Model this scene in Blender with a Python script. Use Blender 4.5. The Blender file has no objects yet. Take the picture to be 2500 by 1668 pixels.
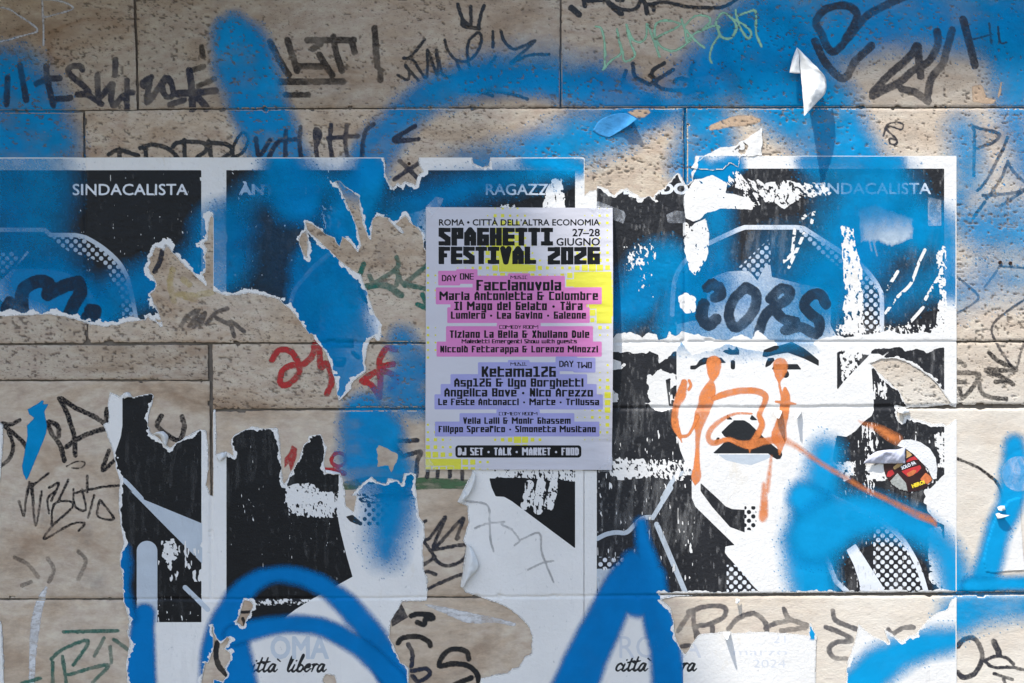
import bpy, math
import numpy as np

S = 1290.0                       # photograph pixels per metre of wall
ZC = 1.60                        # height of the picture centre above the pavement
def WX(px): return (np.asarray(px, float) - 1250.0) / S
def WZ(py): return ZC + (834.0 - np.asarray(py, float)) / S

# ------------------------------------------------------------------ camera, sky, sun, exposure
scene = bpy.context.scene
cam_d = bpy.data.cameras.new('camera'); cam = bpy.data.objects.new('camera', cam_d)
scene.collection.objects.link(cam)
cam.location = (0, -2.6, ZC); cam.rotation_euler = (math.pi / 2, 0, 0)
cam_d.sensor_width = 36; cam_d.lens = 36 * 2.6 / (2500 / S)
cam_d.clip_start = 0.05; cam_d.clip_end = 500
scene.camera = cam
scene.view_settings.view_transform = 'Standard'; scene.view_settings.look = 'None'
scene.view_settings.exposure = 0.90; scene.view_settings.gamma = 1
scene.cycles.transparent_max_bounces = 40
scene.cycles.max_bounces = 6

SUN = np.array([0.36, 0.46, -1.0]); SUN /= np.linalg.norm(SUN)      # direction the light travels
elev = math.asin(-SUN[2]); azim = math.atan2(-SUN[0], -SUN[1])
world = bpy.data.worlds.new('World'); scene.world = world; world.use_nodes = True
wn = world.node_tree.nodes; wl = world.node_tree.links
bg = wn['Background']; sky = wn.new('ShaderNodeTexSky'); sky.sky_type = 'NISHITA'
sky.sun_disc = False; sky.sun_elevation = elev; sky.sun_rotation = azim % (2 * math.pi)
wl.new(sky.outputs[0], bg.inputs[0]); bg.inputs[1].default_value = 0.14
ld = bpy.data.lights.new('sun', 'SUN'); ld.energy = 2.75; ld.angle = math.radians(0.55); ld.color = (1, 0.965, 0.91)
lo = bpy.data.objects.new('sun', ld); scene.collection.objects.link(lo); lo.location = (-2, -3, 8)
from mathutils import Vector, Matrix
lo.rotation_euler = Vector(SUN).to_track_quat('-Z', 'Y').to_euler()

# ------------------------------------------------------------------ materials
def lin(c):
    c = np.asarray(c, float) / 255.0
    return tuple(np.where(c <= 0.04045, c / 12.92, ((c + 0.055) / 1.055) ** 2.4)) + (1.0,)

class NT:
    def __init__(s, name):
        s.m = bpy.data.materials.new(name); s.m.use_nodes = True
        s.n = s.m.node_tree.nodes; s.l = s.m.node_tree.links; s.b = s.n['Principled BSDF']
    def add(s, t, **k):
        n = s.n.new(t)
        for a, v in k.items(): setattr(n, a, v)
        return n
    def link(s, a, b): s.l.new(a, b)
    def pos(s, scale=(1, 1, 1)):
        g = s.add('ShaderNodeNewGeometry'); m = s.add('ShaderNodeMapping'); m.inputs['Scale'].default_value = scale
        s.link(g.outputs['Position'], m.inputs['Vector']); return m.outputs[0]
    def noise(s, scale, detail=4, rough=.55, vec=(1, 1, 1), dist=0):
        t = s.add('ShaderNodeTexNoise'); t.inputs['Scale'].default_value = scale; t.inputs['Detail'].default_value = detail
        t.inputs['Roughness'].default_value = rough; t.inputs['Distortion'].default_value = dist
        s.link(s.pos(vec), t.inputs['Vector']); return t.outputs['Fac']
    def ramp(s, f, stops):
        r = s.add('ShaderNodeValToRGB'); e = r.color_ramp.elements
        while len(e) < len(stops): e.new(0.5)
        for el, (p, c) in zip(e, stops): el.position = p; el.color = c if len(c) == 4 else tuple(c) + (1,)
        s.link(f, r.inputs[0]); return r.outputs[0]
    def mix(s, f, a, b, mode='MIX'):
        m = s.add('ShaderNodeMix', data_type='RGBA', blend_type=mode)
        for i, v in ((0, f), (6, a), (7, b)):
            if hasattr(v, 'is_linked') or hasattr(v, 'links'): s.link(v, m.inputs[i])
            else: m.inputs[i].default_value = v
        return m.outputs[2]
    def math(s, op, a, b=0.0, clamp=False):
        m = s.add('ShaderNodeMath', operation=op, use_clamp=clamp)
        for i, v in ((0, a), (1, b)):
            if hasattr(v, 'links'): s.link(v, m.inputs[i])
            else: m.inputs[i].default_value = v
        return m.outputs[0]
    def attr(s, name):
        a = s.add('ShaderNodeAttribute'); a.attribute_name = name; return a.outputs['Fac']
    def bump(s, h, dist, strength=1.0):
        b = s.add('ShaderNodeBump'); b.inputs['Distance'].default_value = dist; b.inputs['Strength'].default_value = strength
        s.link(h, b.inputs['Height']); s.link(b.outputs[0], s.b.inputs['Normal'])

def grey(v): return (v, v, v, 1)

def mat_stone():
    t = NT('travertine')
    c1 = t.ramp(t.noise(3.6, 6, .64, (1, 1, 2.6), .5), [(.30, lin((158, 131, 105))), (.45, lin((192, 170, 145))), (.55, lin((204, 186, 164))), (.70, lin((182, 160, 138)))])
    c2 = t.ramp(t.noise(42, 6, .7, (.75, 1, 1.5)), [(.3, grey(.28)), (.7, grey(.72))])
    c = t.mix(0.55, c1, c2, 'OVERLAY')
    stain = t.ramp(t.noise(5.5, 4, .6, (1, 1, 1.6), .8), [(.56, grey(0)), (.72, grey(.55))])
    c = t.mix(stain, c, lin((150, 110, 74)))
    soot = t.ramp(t.noise(7.5, 6, .7, (1.4, 1, 1)), [(.56, grey(0)), (.76, grey(.45))])
    c = t.mix(soot, c, lin((126, 119, 113)))
    oi = t.add('ShaderNodeObjectInfo')
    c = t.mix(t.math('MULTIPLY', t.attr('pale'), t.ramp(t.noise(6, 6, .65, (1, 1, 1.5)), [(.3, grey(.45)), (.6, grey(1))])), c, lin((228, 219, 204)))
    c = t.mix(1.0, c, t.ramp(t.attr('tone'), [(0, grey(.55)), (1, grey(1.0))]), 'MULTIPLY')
    rnd = t.ramp(oi.outputs['Random'], [(0, grey(.88)), (1, grey(1.1))])
    c = t.mix(1.0, c, rnd, 'MULTIPLY')
    fine = t.ramp(t.noise(330, 3, .55, (.62, 1, 1.25)), [(.605, grey(0)), (.645, grey(1))])
    beds = t.ramp(t.noise(9, 5, .65, (.55, 1, 2.2), .5), [(.36, grey(.12)), (.62, grey(1))])
    fine = t.math('MULTIPLY', t.math('MULTIPLY', fine, beds), t.attr('porous'))
    c = t.mix(t.math('MULTIPLY', fine, .72), c, lin((52, 42, 36)))
    c = t.mix(t.attr('pit'), c, lin((50, 41, 35)))
    t.link(c, t.b.inputs['Base Color']); t.b.inputs['Roughness'].default_value = .85
    t.b.inputs['Specular IOR Level'].default_value = .25
    t.bump(t.noise(260, 5, .7, (.6, 1, 1.3)), .0011, .9)
    return t.m

def mat_plain(name, col, rough=.75, spec=.3, bump=.0006, bscale=300, var=.12, vscale=9, var_vec=(1, 1, 1)):
    """opaque paper, ink or paint: a base colour, its own blotchiness and a fine grain"""
    t = NT(name)
    v = t.ramp(t.noise(vscale, 5, .6, var_vec), [(.3, grey(1 - var)), (.7, grey(1.0))])
    t.link(t.mix(1.0, lin(col), v, 'MULTIPLY'), t.b.inputs['Base Color'])
    t.b.inputs['Roughness'].default_value = rough; t.b.inputs['Specular IOR Level'].default_value = spec
    if bump: t.bump(t.noise(bscale, 4, .6), bump, .8)
    return t.m

def mat_paint(name, col, rough=.6, spec=.3, dry=0.0, dscale=90, dvec=(1, 1, 1), var=.2, hue=None):
    """paint or marker with a vertex coverage value; dry > 0 lets the surface grin through"""
    t = NT(name)
    v = t.ramp(t.noise(16, 4, .6), [(.3, grey(1 - var)), (.7, grey(1.0))])
    c = t.mix(1.0, lin(col), v, 'MULTIPLY')
    if hue is not None:
        c = t.mix(t.ramp(t.noise(6, 3, .5), [(.42, grey(0)), (.66, grey(.8))]), c, lin(hue))
    t.link(c, t.b.inputs['Base Color'])
    t.b.inputs['Roughness'].default_value = rough; t.b.inputs['Specular IOR Level'].default_value = spec
    a = t.attr('cover')
    if dry > 0:
        n = t.ramp(t.noise(dscale, 5, .7, dvec), [(.5 - .22, grey(1 - dry)), (.5 + .06, grey(1))])
        a = t.math('MULTIPLY', a, n, True)
    t.link(a, t.b.inputs['Alpha'])
    t.bump(t.noise(300, 3, .6), .0004, .5)
    return t.m

def mat_film(name, tint=(235, 238, 242), base=.10, rough=.12):
    """clear sticky tape"""
    t = NT(name)
    n = t.ramp(t.noise(55, 4, .7, (1, 1, .5), 1.0), [(.45, grey(base)), (.75, grey(base + .35))])
    t.link(n, t.b.inputs['Alpha']); t.b.inputs['Base Color'].default_value = lin(tint)
    t.b.inputs['Roughness'].default_value = rough; t.b.inputs['Specular IOR Level'].default_value = .6
    t.bump(t.noise(70, 3, .6, (1, 1, .6), 1), .004, .8)
    return t.m

def mat_paper():
    t = NT('white_paper')
    v = t.ramp(t.noise(6, 6, .65), [(.3, grey(.91)), (.62, grey(1.0))])
    c = t.mix(1.0, lin((236, 232, 225)), v, 'MULTIPLY')
    c = t.mix(t.ramp(t.noise(9, 5, .7, (1.5, 1, .7), .6), [(.60, grey(0)), (.78, grey(.55))]), c, lin((206, 190, 160)))
    c = t.mix(t.ramp(t.noise(130, 3, .7, (1, 1, .6)), [(.66, grey(0)), (.76, grey(.5))]), c, lin((120, 118, 118)))
    c = t.mix(t.ramp(t.noise(14, 4, .7, (3.5, 1, .35)), [(.62, grey(0)), (.8, grey(.4))]), c, lin((168, 166, 166)))
    t.link(c, t.b.inputs['Base Color']); t.b.inputs['Roughness'].default_value = .66; t.b.inputs['Specular IOR Level'].default_value = .3
    t.bump(t.noise(150, 6, .7, (1, 1, 1), .3), .0016, .8)
    return t.m
M = {}
M['stone'] = mat_stone()
M['mortar'] = mat_plain('mortar', (130, 119, 107), .95, .1, .003, 120, .4, 30)
M['paper'] = mat_paper()
M['torn'] = mat_plain('torn_paper_core', (236, 234, 230), .9, .1, .002, 330, .12, 40)
M['black'] = mat_plain('black_ink', (15, 16, 19), .5, .28, .0007, 260, .5, 8, (2, 1, .4))
M['faded'] = mat_plain('sunlit_black_ink', (38, 38, 41), .55, .3, .0016, 150, .45, 14, (2, 1, .5))  # the black ink again, its sunlit look painted in as a lighter tone
M['pale'] = mat_plain('pale_grey_ink', (196, 204, 210), .6, .35, .0006, 260, .18, 14)
M['feature'] = mat_plain('charcoal_ink', (28, 30, 33), .5, .4, .0006, 260, .4, 10)
M['white_ink'] = mat_plain('unprinted_white', (228, 230, 232), .6, .3, .0006, 260, .12, 14)
BLUE = (0, 150, 208)
M['blue'] = mat_paint('blue_spray_paint', BLUE, .65, .06, var=.3, hue=(0, 130, 192))
M['blue_shaded'] = mat_paint('shaded_blue_spray_paint', (0, 122, 190), .55, .08, var=.16)  # same paint as blue, shade put into its colour for the shaded strokes
M['blue_sunlit'] = mat_paint('sunlit_blue_spray_paint', (0, 152, 208), .5, .16, var=.14)  # same paint as blue, its sunlit tone set in the colour
M['blackp'] = mat_paint('black_marker', (22, 23, 26), .5, .4, dry=.22, dscale=120)
M['greyp'] = mat_paint('grey_marker', (58, 57, 62), .7, .2, dry=.55, dscale=110)
M['brownp'] = mat_paint('brown_black_marker', (50, 44, 40), .7, .2, dry=.5, dscale=110)
M['inkblue'] = mat_paint('faded_blue_black_marker', (52, 55, 68), .7, .2, dry=.35, dscale=110)
M['dryp'] = mat_paint('dry_black_crayon', (38, 36, 38), .8, .15, dry=.85, dscale=230)
M['chalk'] = mat_paint('white_chalk', (205, 205, 208), .9, .1, dry=.6, dscale=160)
M['mint'] = mat_paint('mint_paint_marker', (150, 196, 160), .55, .3, dry=.25, dscale=150)
M['green'] = mat_paint('green_marker', (42, 116, 100), .7, .2, dry=.5, dscale=110)
M['olive'] = mat_paint('green_paint_smear', (84, 112, 78), .8, .2, dry=.75, dscale=70, dvec=(.4, 1, 1.5))
M['red'] = mat_paint('red_paint_marker', (190, 44, 44), .6, .3, dry=.5, dscale=150)
M['orange'] = mat_paint('orange_spray_paint', (236, 138, 74), .5, .3, dry=.42, dscale=170, var=.2)
M['yellowp'] = mat_paint('faint_yellow_paint', (205, 180, 90), .8, .2, dry=.9, dscale=80)
M['whitep'] = mat_paint('white_paint_smear', (225, 223, 220), .85, .2, dry=.8, dscale=120, dvec=(.5, 1, 1))
M['tape'] = mat_film('clear_tape')
M['omagrey'] = mat_plain('mid_grey_ink', (200, 206, 211), .6, .3, .0006, 260, .1, 14)
M['faint'] = mat_plain('washed_out_grey_ink', (214, 215, 217), .7, .2, .0006, 260, .1, 14)
M['slate'] = mat_paint('dark_slate_marker', (34, 52, 70), .7, .2, dry=.3, dscale=110)
M['scraped'] = mat_paint('scraped_peach_stone', (206, 176, 146), .85, .2, dry=.3, dscale=200)
M['washed'] = mat_paint('washed_out_white', (214, 228, 236), .7, .2, dry=.35, dscale=90)
M['fibre'] = mat_paint('torn_paper_fibre', (226, 222, 214), .95, .1, dry=.5, dscale=260)
M['rub'] = mat_paint('rubbed_paper_haze', (190, 188, 184), .85, .1, dry=.7, dscale=150, dvec=(1.6, 1, .35))

# ------------------------------------------------------------------ tracing helpers
TILES = {}
for r, (y0, sc) in enumerate(((0, 3.76), (400, 3.76), (800, 3.76), (1200, 2094 / 625)), 1):
    for c in range(4): TILES['%d%d' % (r, c + 1)] = (625 * c, y0, sc)
TILES['p'] = (0, 0, 1.0); TILES['d'] = (0, 0, 0.94)
TILES['q'] = (2080, 1040, 2265 / 260); TILES['u'] = (2280, 1080, 908 / 220); TILES['v'] = (2280, 280, 958 / 220)
def P(s, tile=None):
    """'22: 10,20 30,40' -> picture points; the prefix names the part of the photograph it was measured in"""
    if ':' in s: tile, s = s.split(':', 1)
    x0, y0, k = TILES[tile.strip()]
    a = np.array([[float(v) for v in t.split(',')] for t in s.split()])
    a[:, 0] = a[:, 0] / k + x0; a[:, 1] = a[:, 1] / k + y0
    return a
def PP(*ss): return np.vstack([P(s) for s in ss])

def catmull(p, n=6, closed=False):
    p = np.asarray(p, float)
    if len(p) < 3: return p
    q = np.vstack([p[-1], p, p[:2]]) if closed else np.vstack([2 * p[0] - p[1], p, 2 * p[-1] - p[-2]])
    out = []; t = np.linspace(0, 1, n, endpoint=False)[:, None]
    for i in range(len(q) - 3):
        a, b, c, d = q[i:i + 4]
        out.append(.5 * (2 * b + (c - a) * t + (2 * a - 5 * b + 4 * c - d) * t ** 2 + (3 * b - a - 3 * c + d) * t ** 3))
    if not closed: out.append(p[-1:])
    return np.vstack(out)

class Grid:
    def __init__(s, x0, y0, x1, y1, step):
        s.step = step
        s.xs = np.arange(x0, x1 + step / 2, step); s.ys = np.arange(y0, y1 + step / 2, step)
        s.nx, s.ny = len(s.xs), len(s.ys)
        s.X, s.Y = np.meshgrid(s.xs, s.ys); s.cache = {}
        s.H = np.zeros_like(s.X)
    def zeros(s, v=-99.0): return np.full(s.X.shape, v)
    def sub(s, pts, pad):
        lo = np.min(pts, 0) - pad; hi = np.max(pts, 0) + pad
        i0 = max(int((lo[0] - s.xs[0]) / s.step), 0); i1 = min(int((hi[0] - s.xs[0]) / s.step) + 2, s.nx)
        j0 = max(int((lo[1] - s.ys[0]) / s.step), 0); j1 = min(int((hi[1] - s.ys[0]) / s.step) + 2, s.ny)
        return slice(j0, max(j1, j0)), slice(i0, max(i1, i0))
    # value noise, 0..1
    def noise(s, scale, seed=0, octv=4, gain=.55, sx=1.0, sy=1.0, rot=0.0):
        k = (scale, seed, octv, gain, sx, sy, rot)
        if k in s.cache: return s.cache[k]
        rng = np.random.RandomState(seed * 7 + 13); tab = rng.rand(256, 256)
        c, q = math.cos(rot), math.sin(rot)
        XX = (c * s.X + q * s.Y); YY = (-q * s.X + c * s.Y)
        out = np.zeros_like(s.X); amp = 1; tot = 0; f = 1.0
        for o in range(octv):
            u = XX / (scale * sx) * f + o * 17.3; v = YY / (scale * sy) * f + o * 9.1
            iu = np.floor(u).astype(int); iv = np.floor(v).astype(int); fu = u - iu; fv = v - iv
            fu = fu * fu * (3 - 2 * fu); fv = fv * fv * (3 - 2 * fv)
            a, b = iu & 255, (iu + 1) & 255; d, e = iv & 255, (iv + 1) & 255
            out += amp * ((tab[d, a] * (1 - fu) + tab[d, b] * fu) * (1 - fv) + (tab[e, a] * (1 - fu) + tab[e, b] * fu) * fv)
            tot += amp; amp *= gain; f *= 2
        s.cache[k] = out / tot
        return s.cache[k]
    # ---- signed fields, in picture pixels, positive inside
    def segs(s, seg, pad=14):
        """even-odd interior of a bag of line segments (n,2,2)"""
        F = s.zeros(); sl = s.sub(seg.reshape(-1, 2), pad); X, Y = s.X[sl], s.Y[sl]
        if X.size == 0: return F
        d2 = np.full(X.shape, 1e9); ins = np.zeros(X.shape, bool)
        for (ax, ay), (bx, by) in seg:
            ex, ey = bx - ax, by - ay; L = ex * ex + ey * ey + 1e-12
            t = np.clip(((X - ax) * ex + (Y - ay) * ey) / L, 0, 1)
            d2 = np.minimum(d2, (X - ax - t * ex) ** 2 + (Y - ay - t * ey) ** 2)
            if ay != by:
                m = (ay > Y) != (by > Y)
                ins ^= m & (X < (bx - ax) * (Y - ay) / (by - ay) + ax)
        F[sl] = np.where(ins, 1, -1) * np.sqrt(d2)
        return F
    def poly(s, p, smooth=False, rough=0, seed=1, rs=14, pad=24):
        p = P(p) if isinstance(p, str) else np.asarray(p, float)
        if smooth: p = catmull(p, 6, True)
        F = s.segs(np.stack([p, np.roll(p, -1, 0)], 1), pad + rough)
        if rough: F = F + rough * 2 * (s.noise(rs, seed, 4, .6) - .5)
        return F
    def line(s, p, w, smooth=True, pad=60):
        """stroke: w is a width or a list of widths, one per point"""
        p = P(p) if isinstance(p, str) else np.asarray(p, float)
        w = np.full(len(p), float(w)) if np.isscalar(w) else np.interp(np.linspace(0, 1, len(p)), np.linspace(0, 1, len(w)), w)
        q = np.column_stack([p, w])
        if smooth: q = catmull(q, 6)
        F = s.zeros(); sl = s.sub(p, max(w) / 2 + pad); X, Y = s.X[sl], s.Y[sl]
        if X.size == 0: return F
        best = np.full(X.shape, -99.0)
        if len(q) == 1: q = np.vstack([q, q + [.01, 0, 0]])
        for (ax, ay, aw), (bx, by, bw) in zip(q[:-1], q[1:]):
            ex, ey = bx - ax, by - ay; L = ex * ex + ey * ey + 1e-12
            t = np.clip(((X - ax) * ex + (Y - ay) * ey) / L, 0, 1)
            best = np.maximum(best, (aw + (bw - aw) * t) / 2 - np.hypot(X - ax - t * ex, Y - ay - t * ey))
        F[sl] = best
        return F
    def lines(s, strokes, w, tile=None, smooth=True):
        """strokes: 'x,y x,y | x,y ...'"""
        if ':' in strokes: tile, strokes = strokes.split(':', 1)
        F = s.zeros()
        for st in strokes.split('|'):
            F = np.maximum(F, s.line(P(st, tile), w, smooth, 16))
        return F
    def dots(s, ox, oy, pitch, r):
        """checkerboard lattice of round dots: (ox,oy) is one centre, pitch the diagonal half step"""
        u = (s.X - ox) / pitch; v = (s.Y - oy) / pitch
        iu, iv = np.round(u), np.round(v); odd = (iu + iv) % 2 != 0
        d = np.hypot(u - iu, v - iv)
        best = np.where(odd, 9, d)
        for du, dv in ((1, 0), (-1, 0), (0, 1), (0, -1)):
            d2 = np.hypot(u - iu - du, v - iv - dv); best = np.minimum(best, np.where(odd, d2, 9))
        return r - best * pitch

G = Grid(-150, -120, 2650, 1790, 2.5)
mx, mn = np.maximum, np.minimum
def sstep(a, b, x):
    t = np.clip((x - a) / (b - a), 0, 1); return t * t * (3 - 2 * t)

# ------------------------------------------------------------------ mesh makers
col = scene.collection
def new_mesh(name, V, T, mat, parent=None, attrs=None):
    """link one mesh object; V world points, T triangles; origin at its centre, or at its thing's origin"""
    o0 = np.array(parent['_o']) if parent is not None else (V.min(0) + V.max(0)) / 2
    me = bpy.data.meshes.new(name)
    me.vertices.add(len(V)); me.vertices.foreach_set('co', (V - o0).astype(np.float32).ravel())
    me.loops.add(len(T) * 3); me.loops.foreach_set('vertex_index', T.astype(np.int32).ravel())
    me.polygons.add(len(T)); me.polygons.foreach_set('loop_start', np.arange(len(T), dtype=np.int32) * 3)
    me.update(calc_edges=True)
    for k, v in (attrs or {}).items():
        a = me.attributes.new(k, 'FLOAT', 'POINT'); a.data.foreach_set('value', v.astype(np.float32))
    me.materials.append(mat)
    o = bpy.data.objects.new(name, me); col.objects.link(o)
    if parent is not None: o.parent = parent
    else: o.location = o0
    return o

def tag(o, label=None, cat=None, group=None, kind=None):
    if label: o['label'] = label
    if cat: o['category'] = cat
    if group: o['group'] = group
    if kind: o['kind'] = kind
    return o
def thing(name, label, cat, px, py, group=None, y=0.0):
    o = bpy.data.objects.new(name, None); o.empty_display_size = .05; col.objects.link(o)
    o.location = (float(WX(px)), y, float(WZ(py))); o['_o'] = tuple(o.location)
    return tag(o, label, cat, group)

def emit(name, F, mat, parent=None, off=6e-5, g=None, height=None, cover=None, skirt=0.0, attrs=None, raise_H=True, lip=0.0):
    """the region F > 0 of the lattice as a sheet lying on the surface so far, cut along F = 0"""
    g = g or G
    Z = g.H + off if height is None else height
    ins = F > 0
    if not ins.any(): print('EMPTY', name); return None
    js = np.where(ins.any(1))[0]; is_ = np.where(ins.any(0))[0]
    j0, j1 = max(js[0] - 1, 0), min(js[-1] + 2, g.ny); i0, i1 = max(is_[0] - 1, 0), min(is_[-1] + 2, g.nx)
    sl = (slice(j0, j1), slice(i0, i1)); ny, nx = j1 - j0, i1 - i0
    f = F[sl].ravel(); N = ny * nx
    A = {'x': g.X[sl].ravel(), 'y': g.Y[sl].ravel(), 'z': Z[sl].ravel()}
    for k, v in (attrs or {}).items(): A[k] = v[sl].ravel()
    if cover is not None: A['cover'] = np.clip(cover[sl].ravel(), 0, 1)
    idx = np.arange(N).reshape(ny, nx); a, b, c, d = idx[:-1, :-1].ravel(), idx[:-1, 1:].ravel(), idx[1:, :-1].ravel(), idx[1:, 1:].ravel()
    T = np.vstack([np.stack([a, c, d], 1), np.stack([a, d, b], 1)])
    I = f > 0; n = I[T].sum(1)
    full = T[n == 3]
    def rot(TT, want):
        m = I[TT] == want; k = np.argmax(m, 1); r = np.arange(len(TT))
        return TT[r, k], TT[r, (k + 1) % 3], TT[r, (k + 2) % 3]
    p1, q1, r1 = rot(T[n == 1], True); o2, a2, b2 = rot(T[n == 2], False)
    E = np.concatenate([np.stack([p1, q1], 1), np.stack([p1, r1], 1), np.stack([a2, o2], 1), np.stack([b2, o2], 1)])
    key = E[:, 0].astype(np.int64) * N + E[:, 1]
    uk, inv = np.unique(key, return_inverse=True); ei, eo = uk // N, uk % N
    t = np.clip(f[ei] / (f[ei] - f[eo] + 1e-12), .03, .97)
    n1, n2 = len(p1), len(a2)
    e1, e2, ea, eb = (N + inv[:n1], N + inv[n1:2 * n1], N + inv[2 * n1:2 * n1 + n2], N + inv[2 * n1 + n2:])
    TR = np.vstack([full, np.stack([p1, e1, e2], 1), np.stack([a2, b2, eb], 1), np.stack([a2, eb, ea], 1)])
    vals = {k: np.concatenate([v, v[ei] * (1 - t) + v[eo] * t]) for k, v in A.items()}
    if cover is not None and 'edge' in (attrs or {}): pass
    if skirt:
        seg = np.vstack([np.stack([e1, e2], 1), np.stack([ea, eb], 1)]); m = N + len(uk)
        us, si = np.unique(seg.ravel(), return_inverse=True); si = si.reshape(-1, 2)
        for k in vals:
            ex = vals[k][us]; vals[k] = np.concatenate([vals[k], ex, ex - skirt if k == 'z' else ex])
        t0 = m + si; t1 = m + len(us) + si
        TR = np.vstack([TR, np.stack([t0[:, 0], t0[:, 1], t1[:, 1]], 1), np.stack([t0[:, 0], t1[:, 1], t1[:, 0]], 1)])
    used, TR2 = np.unique(TR.ravel(), return_inverse=True); TR2 = TR2.reshape(-1, 3)
    V = np.stack([WX(vals['x'][used]), -vals['z'][used], WZ(vals['y'][used])], 1)
    ob = new_mesh(name, V, TR2, mat, parent, {k: v[used] for k, v in vals.items() if k not in 'xyz'})
    if raise_H: g.H = np.where(F > -lip, Z, g.H)
    return ob

def emit_top(name, F, mat, label, cat, group=None, **k):
    o = emit(name, F, mat, None, **k)
    return tag(o, label, cat, group) if o else None

def soft(F, w):
    """0..1 coverage rising over w pixels inside and outside the stroke edge: sprayed paint"""
    return sstep(-w, w, F)
RNG = np.random.RandomState(5)
GRAIN = RNG.rand(G.ny, G.nx)
DROPS = RNG.rand(G.ny, G.nx)
def droplets(a, amt=1.0):
    """single paint drops thrown beyond the soft edge of a sprayed stroke"""
    return np.where((DROPS > .978) & (a > .012) & (a < .6 * amt), mx(a, .8 * amt), a)
def spray(name, F, w, mat, clip=None, label=None, cat='graffiti', group=None, amount=1.0, parent=None, cl=None):
    a = soft(F, w) * amount
    a = a + (GRAIN - .5) * 1.1 * a * (1 - a) * 1.6 + (G.noise(45, 31, 3) - .5) * .35 * a * (1 - .7 * a)
    a = np.clip(a, 0, 1)
    R = (a - .03) * 40
    if clip is not None: R = mn(R, clip)
    o = emit(name, R, mat, parent, cover=a)
    if o and label: tag(o, label, cat, group)
    return o
def wall_cover(a=1.0):
    """paint hardly reaches into the deep pores of the stone"""
    return a * (1 - .75 * PIT)

def sheet(name, rows, mat, parent=None, n=6, thick=.00035, crumple=1.5):
    """curled paper: rows of (px, py, millimetres off the wall), smoothed both ways, with real thickness"""
    rr = np.random.RandomState(int(abs(rows[0][0][0]) * 7) % 9999)
    R = [catmull(np.array(r, float), n) for r in rows]
    L = min(len(r) for r in R); R = np.array([r[:L] for r in R])
    R = np.array([catmull(R[:, k], n) for k in range(L)])
    h, w = R.shape[:2]; p = R.reshape(-1, 3).copy(); ph = rr.rand(6) * 6
    cr = np.abs(np.sin(.11 * p[:, 0] + .07 * p[:, 1] + ph[0])) + .8 * np.abs(np.sin(.05 * p[:, 0] - .16 * p[:, 1] + ph[1])) + .5 * np.abs(np.sin(.27 * p[:, 0] + .2 * p[:, 1] + ph[2]))
    p[:, 2] += crumple * (cr - 1.2) * np.clip(p[:, 2] / 8, 0, 1)
    V = np.stack([WX(p[:, 0]), -p[:, 2] / 1000, WZ(p[:, 1])], 1)
    idx = np.arange(h * w).reshape(h, w); a, b, c, d = idx[:-1, :-1].ravel(), idx[:-1, 1:].ravel(), idx[1:, :-1].ravel(), idx[1:, 1:].ravel()
    T = np.vstack([np.stack([a, b, d], 1), np.stack([a, d, c], 1)])
    o = new_mesh(name, V, T, mat, parent)
    md = o.modifiers.new('thickness', 'SOLIDIFY'); md.thickness = thick; md.offset = 0
    return o

def text_segs(s, x0, x1, ytop, ybase, bold=0.0, shear=0.0, gap=1.0, ref='H'):
    """outline of a line of lettering fitted to x0..x1, capitals from ytop to ybase"""
    def outline(body):
        cu = bpy.data.curves.new('t', 'FONT'); cu.body = body; cu.offset = bold; cu.shear = shear; cu.resolution_u = 3; cu.space_character = gap
        ob = bpy.data.objects.new('t', cu); col.objects.link(ob)
        dg = bpy.context.evaluated_depsgraph_get(); me = bpy.data.meshes.new_from_object(ob.evaluated_get(dg))
        v = np.array([q.co[:2] for q in me.vertices]); cnt = {}
        for f in me.polygons:
            for k in f.edge_keys: cnt[k] = cnt.get(k, 0) + 1
        e = [k for k, c in cnt.items() if c == 1]
        bpy.data.objects.remove(ob); bpy.data.curves.remove(cu); bpy.data.meshes.remove(me)
        return v[np.array(e)]
    hh = outline(ref); cap = hh[:, :, 1].max() - hh[:, :, 1].min(); base = hh[:, :, 1].min()
    sg = outline(s); a, b = sg[:, :, 0].min(), sg[:, :, 0].max()
    out = np.empty_like(sg)
    out[:, :, 0] = x0 + (sg[:, :, 0] - a) / (b - a) * (x1 - x0)
    out[:, :, 1] = ybase - (sg[:, :, 1] - base) / cap * (ybase - ytop)
    return out

# ================================================================== SETTING
def box_v(x0, x1, y0, y1, z0, z1):
    V = np.array([[x, y, z] for x in (x0, x1) for y in (y0, y1) for z in (z0, z1)], float)
    Q = [(0, 1, 3, 2), (4, 6, 7, 5), (0, 4, 5, 1), (2, 3, 7, 6), (0, 2, 6, 4), (1, 5, 7, 3)]
    return V, np.array([t for a, b, c, d in Q for t in ((a, b, c), (a, c, d))])
def prism_v(xy, z0, z1):
    n = len(xy); V = np.array([[x, y, z] for z in (z0, z1) for x, y in xy], float)
    T = [(0, i + 1, i) for i in range(1, n - 1)] + [(n, n + i, n + i + 1) for i in range(1, n - 1)]
    for i in range(n):
        j = (i + 1) % n; T += [(i, j, n + j), (i, n + j, n + i)]
    return V, np.array(T)
M['pavement'] = mat_plain('pavement_stone', (150, 142, 134), .9, .2, .004, 60, .35, 3)
V, T = box_v(-40, 40, -40, .3, -.3, 0); tag(new_mesh('pavement', V, T, M['pavement']), kind='structure')

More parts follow.
